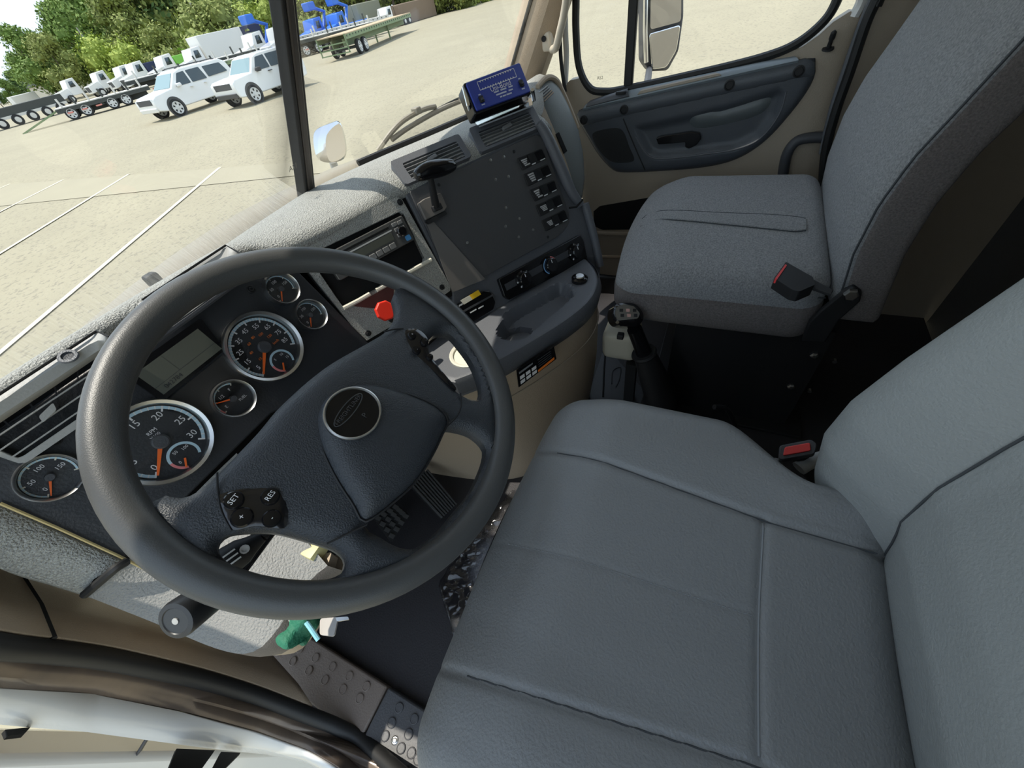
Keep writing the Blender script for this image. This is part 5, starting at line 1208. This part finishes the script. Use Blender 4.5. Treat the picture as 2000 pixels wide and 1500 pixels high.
# ================================================================== vehicles in the yard
M_CARW = mat('car_white', (.80, .80, .78), .25, coat=.6)
M_CARG = mat('car_glass', (.03, .05, .06), .05, coat=.5)
M_TYRE = mat('tyre', (.02, .02, .02), .8); M_RIM = mat('alloy_rim', (.62, .62, .6), .4); M_TRIMG = mat('trim_dark', (.06, .06, .06), .6)
def heading(p_front, p_rear, z=GZ):
    f, r = G(p_front), G(p_rear); d = (f-r); d.z = 0; return f, r, d.normalized()
def wheel_at(parent, c, r, w_, ax_):
    o = MB().lathe(c - ax_*w_/2, ax_, [(r*.72, 0), (r*.95, .01), (r, w_*.25), (r, w_*.75), (r*.95, w_-.01), (r*.72, w_)], 24).build('tyre', M_TYRE, parent)
    for s in (-1, 1):
        MB().lathe(c + ax_*s*(w_/2+.001), ax_*s, [(r*.72, 0), (r*.70, .02), (r*.62, .005), (r*.2, .012), (r*.16, .03), (0, .03)], 20).build('wheel_rim', M_RIM, o)
        for k in range(6):
            a = 2*pi*k/6; u_ = V((0, 0, 1)); v_ = ax_.cross(u_)
            d = u_*cos(a)+v_*sin(a); t_ = ax_.cross(d)
            if s == -1 or True:
                q = c + ax_*s*(w_/2+.016); MB().add([q+d*r*.34-t_*r*.07, q+d*r*.34+t_*r*.07, q+d*r*.58+t_*r*.12, q+d*r*.58-t_*r*.12], [(0, 1, 2, 3)]).build('rim_slot', M_TYRE, o, smooth=False)
def suv(label, f, d, prof, L_, W_, wb, wr, belt, gh_, wins, lower=None, name='suv'):
    """prof: side outline (x from the front axle backwards negative forward, z); f: contact of near front wheel; d: heading; near side is the car's left or right towards us"""
    s = V((-d.y, d.x, 0)); s = s if (CP-f).dot(s) > 0 else -s        # towards the camera
    o = V((f.x, f.y, GZ)) - s*.12
    t = thing(name, label, 'car', o - s*(W_/2-.12) - d*(wb/2))
    q = lambda x, y, z: o - d*x - s*y + V((0, 0, z))                 # x back from front axle, y in from near side
    def side(y, ins=0): return [q(x, y, z) for x, z in prof]
    nb = len(prof)
    # body: near and far outlines, tumblehome above the belt
    def tum(z): return max(0, z-belt)*.22
    ys = [0, .06, W_/2, W_-.06, W_]
    rows = []
    for y in ys:
        rr = []
        for x, z in prof:
            e = .05 if y in (0, W_) else 0
            yy = y + (tum(z)*(1-2*y/W_))
            rr.append(q(x*(1-.0) + (0 if .06 < y < W_-.06 else (0)), yy, z if y not in (0, W_) else z))
        rows.append(rr)
    mb = MB().loft(rows, closed=True)
    k = len(mb.v); mb.f += [tuple(range(nb)), tuple(range(4*nb, 5*nb))]
    mb.build('car_body', M_CARW, t, bevel=.05, seg=3)
    for wv in wins:                                                    # side windows, both sides
        for y, sg in ((-.006, 1), (W_+.006, -1)):
            MB().ext(fillet([q(x, y + (tum(z)*(1-2*(0 if sg > 0 else 1))), z) for x, z in wv], .05), s*sg, .02).build('side_window', M_CARG, t)
    for x in (0, wb):
        for y in (.10, W_-.10):
            MB().lathe(q(x, y-.105 if y < 1 else y+.105, wr*1.05), s*(1 if y < 1 else -1), [(wr*1.22, -.02), (wr*1.22, .008), (0, .008)], 28).build('wheel_arch', M_TRIMG, t)
            wheel_at(t, q(x, y-.03 if y < 1 else y+.03, wr), wr, .24, s)
    return t, q, s
# near SUV pair: full-size long estate and a boxy one in front of the post
f1, r1, dd1 = heading((360, 226), (440, 199)); 
P1 = [(-.95, .45), (-1.02, .62), (-.98, .98), (-.75, 1.10), (.30, 1.22), (.95, 1.80), (1.4, 1.92), (3.9, 1.90), (4.25, 1.72), (4.38, 1.15), (4.42, .70), (4.35, .45), (3.8, .38), (-.5, .36)]
hd1 = (G((510, 201))-G((592, 171))); hd1.z = 0; hd1.normalize()
t1, q1, s1_ = suv('long white SUV with silver wheels parked left of the other SUV', f1, hd1, P1, 5.4, 2.0, 3.3, .40, 1.15, .6, [[(.62, 1.22), (1.12, 1.74), (1.55, 1.76), (1.55, 1.22)], [(1.66, 1.22), (1.66, 1.76), (2.5, 1.76), (2.6, 1.22)], [(2.75, 1.25), (2.7, 1.74), (3.85, 1.72), (4.05, 1.28)]])
def front_bits(t, q, W_, zg, xg, dark=False):
    MB().ext([q(xg, .28, zg+.14), q(xg, W_-.28, zg+.14), q(xg, W_-.28, zg-.10), q(xg, .28, zg-.10)], hd1, .06).build('grille', M_TRIMG, t)
    for y in (.06, W_-.36): MB().ext([q(xg+.03, y, zg+.15), q(xg+.03, y+.30, zg+.15), q(xg+.03, y+.30, zg), q(xg+.03, y, zg)], hd1, .08).build('headlight', mat('lamp_clear', (.75, .78, .8), .1), t)
    MB().ext([q(xg-.06, .1, .62), q(xg-.06, W_-.1, .62), q(xg-.02, W_-.1, .42), q(xg-.02, .1, .42)], hd1, .1).build('bumper', M_TRIMG if dark else M_CARW, t, bevel=.03)
front_bits(t1, q1, 2.0, .86, -1.02)
def wscreen(t, q, W_, x0, z0, x1, z1): MB().ext([q(x0, .14, z0), q(x0, W_-.14, z0), q(x1, W_-.24, z1), q(x1, .24, z1)], (q(0, 0, 0)-q(1, 0, 0))*.75 + V((0, 0, .65)), .02).build('windscreen', mat('car_windscreen', (.22, .32, .34), .08), t)
wscreen(t1, q1, 2.0, .30, 1.25, .90, 1.79)
MB().box(q1(.75, -.12, 1.28), (.22, .22, .16)).build('wing_mirror', M_CARW, t1, bevel=.04)
for y in (.35, 1.65): MB().tube([q1(1.3, y, 1.93), q1(1.5, y, 1.97), q1(3.6, y, 1.95), q1(3.8, y, 1.91)], .025, 6).build('roof_rail', M_TRIMG, t1)
for x in (1.45, 2.35): MB().box(q1(x, -.012, 1.08), (.18, .18, .03)).build('door_handle', M_CARW, t1)
f2 = G((510, 201))
P2 = [(-.80, .42), (-.88, .62), (-.86, 1.02), (-.7, 1.12), (.40, 1.20), (.92, 1.74), (1.3, 1.84), (3.55, 1.86), (3.78, 1.75), (3.82, 1.15), (3.86, .72), (3.78, .46), (3.3, .36), (-.4, .36)]
t2, q2, s2_ = suv('boxy white SUV standing partly behind the windscreen post', f2, hd1, P2, 4.8, 1.95, 2.9, .39, 1.15, .6, [[(.66, 1.2), (1.1, 1.70), (1.62, 1.72), (1.62, 1.2)], [(1.72, 1.2), (1.72, 1.72), (2.6, 1.72), (2.6, 1.2)], [(2.72, 1.2), (2.72, 1.72), (3.55, 1.72), (3.6, 1.25)]])
front_bits(t2, q2, 1.95, .88, -.88, True); wscreen(t2, q2, 1.95, .42, 1.23, .88, 1.73)
MB().box(q2(.8, -.12, 1.25), (.22, .22, .18)).build('wing_mirror', M_TRIMG, t2, bevel=.04)
MB().box(q2(1.5, -.012, 1.08), (.2, .2, .03)).build('door_handle', M_TRIMG, t2)
for y in (-.01, 1.72): MB().box(q2(3.84, y+.12, 1.35), (.12, .12, .35)).build('tail_light', M_RED, t2)

# ---- flatbed trailers
M_TGREEN = mat('trailer_green', (.16, .24, .12), .6, var=(2, .6, (.22, .27, .14))); M_TDARK = mat('trailer_dark', (.05, .055, .05), .7); M_DECK = mat('deck_timber', (.52, .40, .25), .8, var=(3, .6, (.42, .33, .22)))
M_TWHITE = mat('trailer_pale', (.62, .6, .55), .6)
def trailer(label, a, b, dh, W_, mside, mdeck, axles, legs=True, bogie_end=0, gate=False):
    d = (b-a); L_ = d.length; d.normalize(); s = V((-d.y, d.x, 0)); s = s if (CP-a).dot(s) > 0 else -s
    t = thing('flatbed_trailer', label, 'trailer', (a+b)/2 - s*W_/2)
    q = lambda x, y, z: V((a.x, a.y, GZ)) + d*x - s*y + V((0, 0, z))
    def bx(x0, x1, y0, y1, z0, z1): return MB().add([q(x, y, z) for x in (x0, x1) for y in (y0, y1) for z in (z0, z1)], [(0, 1, 3, 2), (4, 6, 7, 5), (0, 4, 5, 1), (2, 3, 7, 6), (0, 2, 6, 4), (1, 5, 7, 3)])
    bx(0, L_, 0, W_, dh-.06, dh).build('deck', mdeck, t, smooth=False)
    for y in (0, W_-.06): bx(0, L_, y, y+.06, dh-.34, dh-.06).build('side_rail', mside, t, smooth=False)
    for y in (.7, W_-.8): bx(L_*.05, L_*.95, y, y+.12, dh-.75, dh-.3).build('main_beam', mside, t, smooth=False)
    n_ = int(L_/.6)
    for k in range(n_): bx((k+.3)*L_/n_, (k+.3)*L_/n_+.1, -.03, 0, dh-.2, dh-.1).build('stake_pocket', M_TDARK, t, smooth=False)
    for x in axles:
        bx(x-.08, x+.08, .2, W_-.2, .42, .55).build('axle', M_TDARK, t, smooth=False)
        for y in (.15, W_-.15): wheel_at(t, q(x, y, .48), .48, .28, s)
    if legs:
        for y in (.5, W_-.6): bx(L_*(.78 if L_ < 17 else .62), L_*(.78 if L_ < 17 else .62)+.12, y, y+.12, .02, dh-.3).build('landing_leg', mside, t, smooth=False)
    if gate:
        for y in (0.02, W_-.1): bx(-.1, -.02, y, y+.08, .35, dh).build('rear_post', mside, t, smooth=False)
        for z in (.35, .65, .95): bx(-.1, -.02, 0, W_, z, z+.07).build('rear_rung', mside, t, smooth=False)
    return t, q
ta, tb = G((690, 113)), G((826, 52))
trailer('long green flatbed trailer with timber deck and ladder-like tail', ta, ta + (tb-ta).normalized()*18, 1.45, 2.5, M_TGREEN, M_DECK, (2.2, 3.5), gate=True)
kinds = ['low dark trailer with two green ramps at the near end of the row', 'green-sided flatbed trailer hidden behind the long SUV', 'dark flatbed trailer standing just behind the long SUV', 'pale-decked flatbed trailer behind both SUVs', 'pale flatbed trailer farthest along the row behind the windscreen post']
yard_a = G((128, 240)); yd = (G((300, 203))-G((95, 243))); yd.z = 0; yd = V((.50, -.28, 0)).normalized()
yd = (G((560, 122))-yard_a); yd.z = 0; yd.normalize()
side_ = V((-yd.y, yd.x, 0)); side_ = side_ if (CP-yard_a).dot(side_) < 0 else -side_
M_TAPE = mat('tape_red_white', (.7, .25, .2), .5)
for k in range(5):
    a_ = yard_a + yd*(0, 8.5, 20, 6, 20.5)[k] + side_*(0, .2, .3, 4.0, 4.2)[k]; Lk = (7.5, 10.5, 12, 13.5, 15)[k]
    t_, q_ = trailer(kinds[k], a_, a_ + yd*Lk, (1.0, 1.3, 1.4, 1.55, 1.6)[k], 2.5, (M_TDARK, M_TGREEN, M_TDARK, M_TDARK, M_TWHITE)[k], M_TWHITE, (Lk*.25, Lk*.37) if k else (Lk*.12, Lk*.27, Lk*.55, Lk*.70), legs=k > 0)
    for j in range(3): MB().box(q_(.9+j*1.1, -.06, .55), (.5, .06, .1)).build('reflective_tape', M_TAPE, t_)
    for j in range(7): MB().box(q_(Lk*(.08+.14*j), .06, (1.0, 1.3, 1.4, 1.55, 1.6)[k]+.3), (.12, .12, .6)).build('deck_stake', (M_TWHITE, M_TDARK)[j % 2], t_)
    if k == 0:
        for y in (.3, 1.6): MB().ext([q_(0, y, .9), q_(0, y+.5, .9), q_(-3.2, y+.5, .05), q_(-3.2, y, .05)], (0, 0, 1), .12).build('ramp', M_TGREEN, t_)
    for j in range(int(Lk/1.6)): MB().box(q_(Lk*.45+j*.85, .3, .75), (.5, .4, .5)).build('under_locker', (M_TDARK, M_TWHITE, M_TRIMG)[j % 3], t_) if Lk*.45+j*.85 < Lk*.75 else None

# ---- day-cab trucks and boxes across the yard
def place(px, D):
    d = ray(px); h = V((d.x, d.y, 0)).normalized(); q = V((CP.x, CP.y, GZ)) + h*D; return q
def daycab(label, px, D, head, body=None, bm=None, sc=1.0, cabm=None):
    o = place(px, D); d = head; s = V((-d.y, d.x, 0)); s = s if (CP-o).dot(s) > 0 else -s; cabm = cabm or M_CARW
    t = thing('parked_truck', label, 'truck', o)
    q = lambda x, y, z: o - d*(x*sc) - s*(y*sc) + V((0, 0, z*sc))
    def pr(prof, y0, y1, nm, m, bev=.06): return MB().loft([[q(x, y0, z) for x, z in prof], [q(x, y1, z) for x, z in prof]], closed=True, caps=True).build(nm, m, t, bevel=bev)
    pr([(-1.1, .6), (-1.15, 1.5), (.6, 1.85), (.6, .9)], .35, 2.05, 'hood', cabm)
    pr([(.5, .8), (.5, 1.85), (.85, 2.75), (2.1, 2.85), (2.15, .8)], .15, 2.25, 'cab', cabm)
    MB().ext([q(.54, .3, 1.95), q(.54, 2.1, 1.95), q(.84, 2.0, 2.6), q(.84, .4, 2.6)], d, .06).build('windscreen', M_CARG, t)
    for y in (.13, 2.27): MB().add([q(.9, y, 1.8), q(1.7, y, 1.8), q(1.7, y, 2.5), q(1.1, y, 2.5)], [(0, 1, 2, 3)]).build('side_window', M_CARG, t, solid=.01)
    MB().ext([q(-1.17, .6, 1.4), q(-1.17, 1.8, 1.4), q(-1.14, 1.8, .8), q(-1.14, .6, .8)], d, .04).build('grille', M_TRIMG, t)
    pr([(2.1, .75), (2.1, 1.0), (7.0, 1.0), (7.0, .75)], .75, 1.65, 'chassis', M_TDARK, .02)
    for x in (0, 5.0, 6.3):
        for y in (.2, 2.2): MB().lathe(q(x, y-.15, .5), -s, [(.3*sc, 0), (.5*sc, .02), (.5*sc, .28*sc), (.3*sc, .3*sc)], 16).build('tyre', M_TYRE, t); MB().lathe(q(x, y-.16, .5), s, [(.28*sc, 0), (.1*sc, .04), (0, .04)], 12).build('wheel_hub', M_RIM, t)
    if body == 'box': pr([(2.3, 1.0), (2.3, 3.7), (8.8, 3.7), (8.8, 1.0)], 0, 2.4, 'cargo_box', bm, .05)
    if body == 'dump': pr([(2.3, 1.0), (2.3, 2.5), (6.8, 2.5), (7.2, 1.0)], .1, 2.3, 'dump_body', bm, .05)
    if body == 'lift':
        pr([(2.4, 1.0), (2.4, 1.6), (6.5, 1.6), (6.5, 1.0)], .2, 2.2, 'work_body', bm, .05)
        MB().tube([q(3, 1.2, 1.6), q(4.2, 1.2, 3.2), q(2.0, 1.2, 3.9)], .22*sc, 8).build('boom', bm, t)
        MB().box(q(1.9, 1.2, 3.9), (1.2, 1.2, .8)).build('bucket', bm, t, bevel=.1)
    return t
M_NAVY = mat('navy_tarp', (.03, .04, .10), .7); M_BBLUE = mat('machine_blue', (.03, .16, .62), .45); M_BOXW = mat('box_white', (.75, .74, .7), .5); M_LIME = mat('lime_green', (.22, .55, .08), .5); M_OLIVE = mat('olive_grey', (.24, .24, .17), .8)
daycab('small white day-cab truck nearest the grass verge on the far left', (140, 190), 105, hd1)
daycab('white day-cab truck with a stack, second from the grass verge', (198, 175), 98, hd1)
daycab('white truck cab with navy tarped dump body behind the trailers', (240, 160), 92, hd1, 'dump', M_NAVY)
daycab('white truck with navy load to the right of the tarped dump truck', (262, 150), 84, hd1, 'dump', M_NAVY)
daycab('white truck with lime green body in the middle of the far row', (318, 135), 80, hd1, 'dump', M_LIME)
daycab('white box truck left of the dark blue box', (372, 118), 74, hd1, 'box', M_BOXW)
daycab('white truck carrying a dark blue box', (420, 108), 78, hd1, 'box', M_NAVY)
daycab('white truck with blue boom lift left of the windscreen post', (492, 90), 66, hd1, 'lift', M_BBLUE)
daycab('white truck parked just left of the windscreen post', (540, 72), 60, hd1)
daycab('blue boom lift truck left of its twin right of the windscreen post', (612, 60), 72, hd1, 'lift', M_BBLUE, cabm=M_BBLUE)
daycab('blue boom lift truck beside the olive tank', (655, 42), 72, hd1, 'lift', M_BBLUE, cabm=M_BBLUE)
daycab('white pickup-like truck behind the far end of the green trailer', (748, 12), 74, hd1, sc=.8)
def solid_box(name, label, cat, px, D, size, m, roofm=None):
    o = place(px, D); d = hd1; s = V((-d.y, d.x, 0)); t = thing(name, label, cat, o)
    M_ = Matrix((d, s, V((0, 0, 1)))).transposed()
    MB().box(o + V((0, 0, size[2]/2)), size, M_).build('shell', m, t, bevel=.1)
    if roofm: MB().add([o + M_ @ V(p) for p in ((-size[0]/2-.4, -size[1]/2-.4, size[2]), (size[0]/2+.4, -size[1]/2-.4, size[2]), (size[0]/2+.4, size[1]/2+.4, size[2]), (-size[0]/2-.4, size[1]/2+.4, size[2]), (-size[0]/2, 0, size[2]+1.2), (size[0]/2, 0, size[2]+1.2))], [(0, 1, 5, 4), (2, 3, 4, 5), (0, 4, 3), (1, 2, 5), (0, 3, 2, 1)]).build('roof', roofm, t)
    else: MB().box(o + V((0, 0, size[2]*.5)) + M_ @ V((0, 0, 0)), (size[0]*1.01, size[1]*.2, size[2]*1.01), M_).build('rib_band', m, t)
    return t
solid_box('storage_tank', 'olive grey storage container behind the green trailer', 'container', (712, 28), 80, (5, 2.5, 3.2), M_OLIVE)
solid_box('shed', 'cream shed with dark roof among the far trees', 'building', (122, 148), 190, (16, 8, 3.2), mat('shed_cream', (.62, .57, .46), .8), M_TDARK)
solid_box('white_box', 'small white box beside the far left verge', 'box', (40, 185), 130, (4, 2, 2.4), M_BOXW)
solid_box('brown_stack', 'brown stacked load behind the far trailers', 'container', (800, 2), 82, (9, 2.5, 2.2), mat('stack_brown', (.22, .16, .11), .8))
# dark low trailer with pale hubs at the far left
o = place((22, 205), 78); t = thing('low_loader', 'dark low-loader trailer with pale wheel hubs at the far left', 'trailer', o)
d = hd1; s = V((-d.y, d.x, 0)); s = s if (CP-o).dot(s) > 0 else -s
MB().box(o + V((0, 0, 1.3)), (9, 2.5, .8), Matrix((d, s, V((0, 0, 1)))).transposed()).build('load_bed', M_TDARK, t, bevel=.05)
MB().box(o + V((0, 0, .85)) + s*1.26, (9, .06, .25), Matrix((d, s, V((0, 0, 1)))).transposed()).build('side_stripe', M_TWHITE, t)
for k in range(5):
    c = o + d*(-3.6+1.5*k) + s*1.15 + V((0, 0, .5)); MB().lathe(c, s, [(.3, 0), (.5, .02), (.5, .25), (.3, .27), (.27, .2), (0, .2)], 16).build('wheel', M_TYRE, t); MB().lathe(c, s, [(.3, .2), (.26, .3), (0, .3)], 12).build('wheel_hub', M_TWHITE, t)
# dry grass verge
vg = MB()
for k in range(1400):
    c = place((random.uniform(-40, 130), 200), random.uniform(112, 150)); h_ = random.uniform(.4, 1.1); a = random.uniform(0, pi); w_ = V((cos(a), sin(a), 0))*.25
    vg.add([c-w_, c+w_, c+V((random.uniform(-.2, .2), random.uniform(-.2, .2), h_))], [(0, 1, 2)])
o = tag(vg.build('dry_grass', mat('dry_grass', (.55, .42, .14), .9), smooth=False), 'dry yellow grass verge in front of the far left trees', 'grass'); o['kind'] = 'stuff'

# ---- trees
def leafmat(n, a, b): return mat(n, a, .75, var=(.9, .7, b))
LM = [leafmat('leaf_mid', (.10, .17, .03), (.20, .29, .05)), leafmat('leaf_dark', (.05, .10, .022), (.11, .18, .035)), leafmat('leaf_lime', (.24, .33, .05), (.40, .46, .08)), leafmat('leaf_olive', (.15, .19, .04), (.27, .30, .07))]
M_BARK = mat('bark', (.13, .10, .07), .9)
def tree_proto(kind, H, W_, lm, nleaf, seed):
    rnd = random.Random(seed); t = thing('tree', '', 'tree', (0, 0, 0))
    MB().tube([V((0, 0, 0)), V((rnd.uniform(-.2, .2), rnd.uniform(-.2, .2), H*.35)), V((rnd.uniform(-.4, .4), rnd.uniform(-.4, .4), H*.8))], [H*.022, H*.016, H*.006], 7).build('trunk', M_BARK, t)
    mb = MB(); lob = []
    nl = 16 if kind != 'bush' else 12
    for k in range(nl):
        f = rnd.random(); z = H*(.25+.7*f) if kind != 'bush' else H*(.12+.75*f)
        rr = W_*(.55*sin(pi*min(1, .25+.75*f))**.8) if kind != 'pine' else W_*.62*(1.05-f)
        a = rnd.uniform(0, 2*pi); c = V((cos(a)*rr*.75, sin(a)*rr*.75, z)); r_ = W_*rnd.uniform(.20, .32)*(1 if kind != 'pine' else (1.15-f*.7))
        lob.append((c, r_)); mb.ico(c, r_*.72, 1, (1, 1, .85), .2)
    for k in range(nleaf):
        c, r_ = rnd.choice(lob); d = V((rnd.gauss(0, 1), rnd.gauss(0, 1), rnd.gauss(0, 1))).normalized(); p = c + V((d.x, d.y, d.z*.85))*r_*rnd.uniform(.62, 1.25)
        u_ = V((rnd.gauss(0, 1), rnd.gauss(0, 1), rnd.gauss(0, 1))).normalized(); v_ = (d + u_*.8).normalized(); w_ = v_.cross(u_).normalized(); e = rnd.uniform(.16, .42)*(H/14 if kind != 'bush' else .7)
        mb.add([p-w_*e*.6, p+v_.cross(w_)*e, p+w_*e*.6, p-v_.cross(w_)*e], [(0, 1, 2, 3)])
    mb.build('crown', lm, t, smooth=False); return t
protos = [tree_proto('oak', 15, 9, LM[0], 5200, 1), tree_proto('oak', 17, 9, LM[1], 5200, 2), tree_proto('pine', 20, 8, LM[1], 5200, 3), tree_proto('bush', 7, 8, LM[2], 4200, 4), tree_proto('oak', 13, 8, LM[3], 5200, 5), tree_proto('bush', 6, 7, LM[3], 4200, 6)]
PUT = []; used_p = set(); rnd = random.Random(11)
KL = ['mid green tree behind the yard', 'dark green tree behind the yard', 'tall dark pine behind the yard', 'bright lime bush below the trees', 'olive green tree behind the yard', 'olive bush below the trees']
def put(kind, az, D, sc):
    p = protos[kind]
    t = p if kind not in used_p else copy_tree(p); used_p.add(kind)
    t.location = (CP.x+sin(rad(az))*D, CP.y+cos(rad(az))*D, GZ-.1); t.rotation_euler = (0, 0, rnd.uniform(0, 6.28)); t.scale = (sc*rnd.uniform(.9, 1.15), sc*rnd.uniform(.9, 1.15), sc)
    PUT.append((az, kind, t)); t['group'] = ['mid green trees', 'dark green trees', 'dark pines', 'lime bushes', 'olive trees', 'olive bushes'][kind]
def top_slope(az): return max(.012, .022 + (az-19.5)*.0085) if az < 30 else .16
az = 14.5
while az < 66:
    D = rnd.uniform(190, 225) if az < 24 else rnd.uniform(135, 170) if az < 40 else rnd.uniform(95, 120)
    k = rnd.choice([0, 1, 0, 4, 2 if az > 23 else 1]); H = (15, 17, 20, 7, 13, 6)[k]
    want = 2.36 + D*min(top_slope(az), .13)*rnd.uniform(.85, 1.1) if az < 30 else rnd.uniform(17, 24)
    put(k, az, D, max(.35, want/H)); az += rnd.uniform(.9, 1.5)*(170/D)
az = 22
while az < 62:
    D = rnd.uniform(118, 135) if az < 36 else rnd.uniform(84, 96)
    put(rnd.choice([3, 3, 3, 5, 4] if az > 26 else [5, 4, 0]), az, D, rnd.uniform(.8, 1.25)*(.75 if az < 27 else 1)); az += rnd.uniform(1.2, 2.2)*(130/D)
ORD = ['first', 'second', 'third', 'fourth', 'fifth', 'sixth', 'seventh', 'eighth', 'ninth', 'tenth', 'eleventh', 'twelfth', 'thirteenth', 'fourteenth', 'fifteenth', 'sixteenth', 'seventeenth', 'eighteenth', 'nineteenth', 'twentieth', 'twenty-first', 'twenty-second', 'twenty-third', 'twenty-fourth']
cnt_ = {}
for az_, k_, t_ in sorted(PUT, key=lambda e: e[0]):
    n_ = cnt_.get(k_, 0); cnt_[k_] = n_+1
    t_['label'] = '%s, %s such from the left' % (KL[k_], ORD[min(n_, 23)])
# utility poles
for px, D, H in (((196, 118), 125, 9), ((150, 120), 160, 9), ((385, 30), 105, 14)):
    o = place(px, D); po = tag(MB().tube([o, o + V((0, 0, H))], [.16, .11], 8).build('utility_pole', mat('pole_grey', (.42, .39, .34), .8)), 'grey utility pole %s' % ('behind the small day-cab truck' if D == 125 else 'near the cream shed' if D == 160 else 'among the trees above the long SUV'), 'pole')
    MB().box(o + V((0, 0, H-.8)), (1.6, .12, .12)).build('crossarm', M_BARK, po)
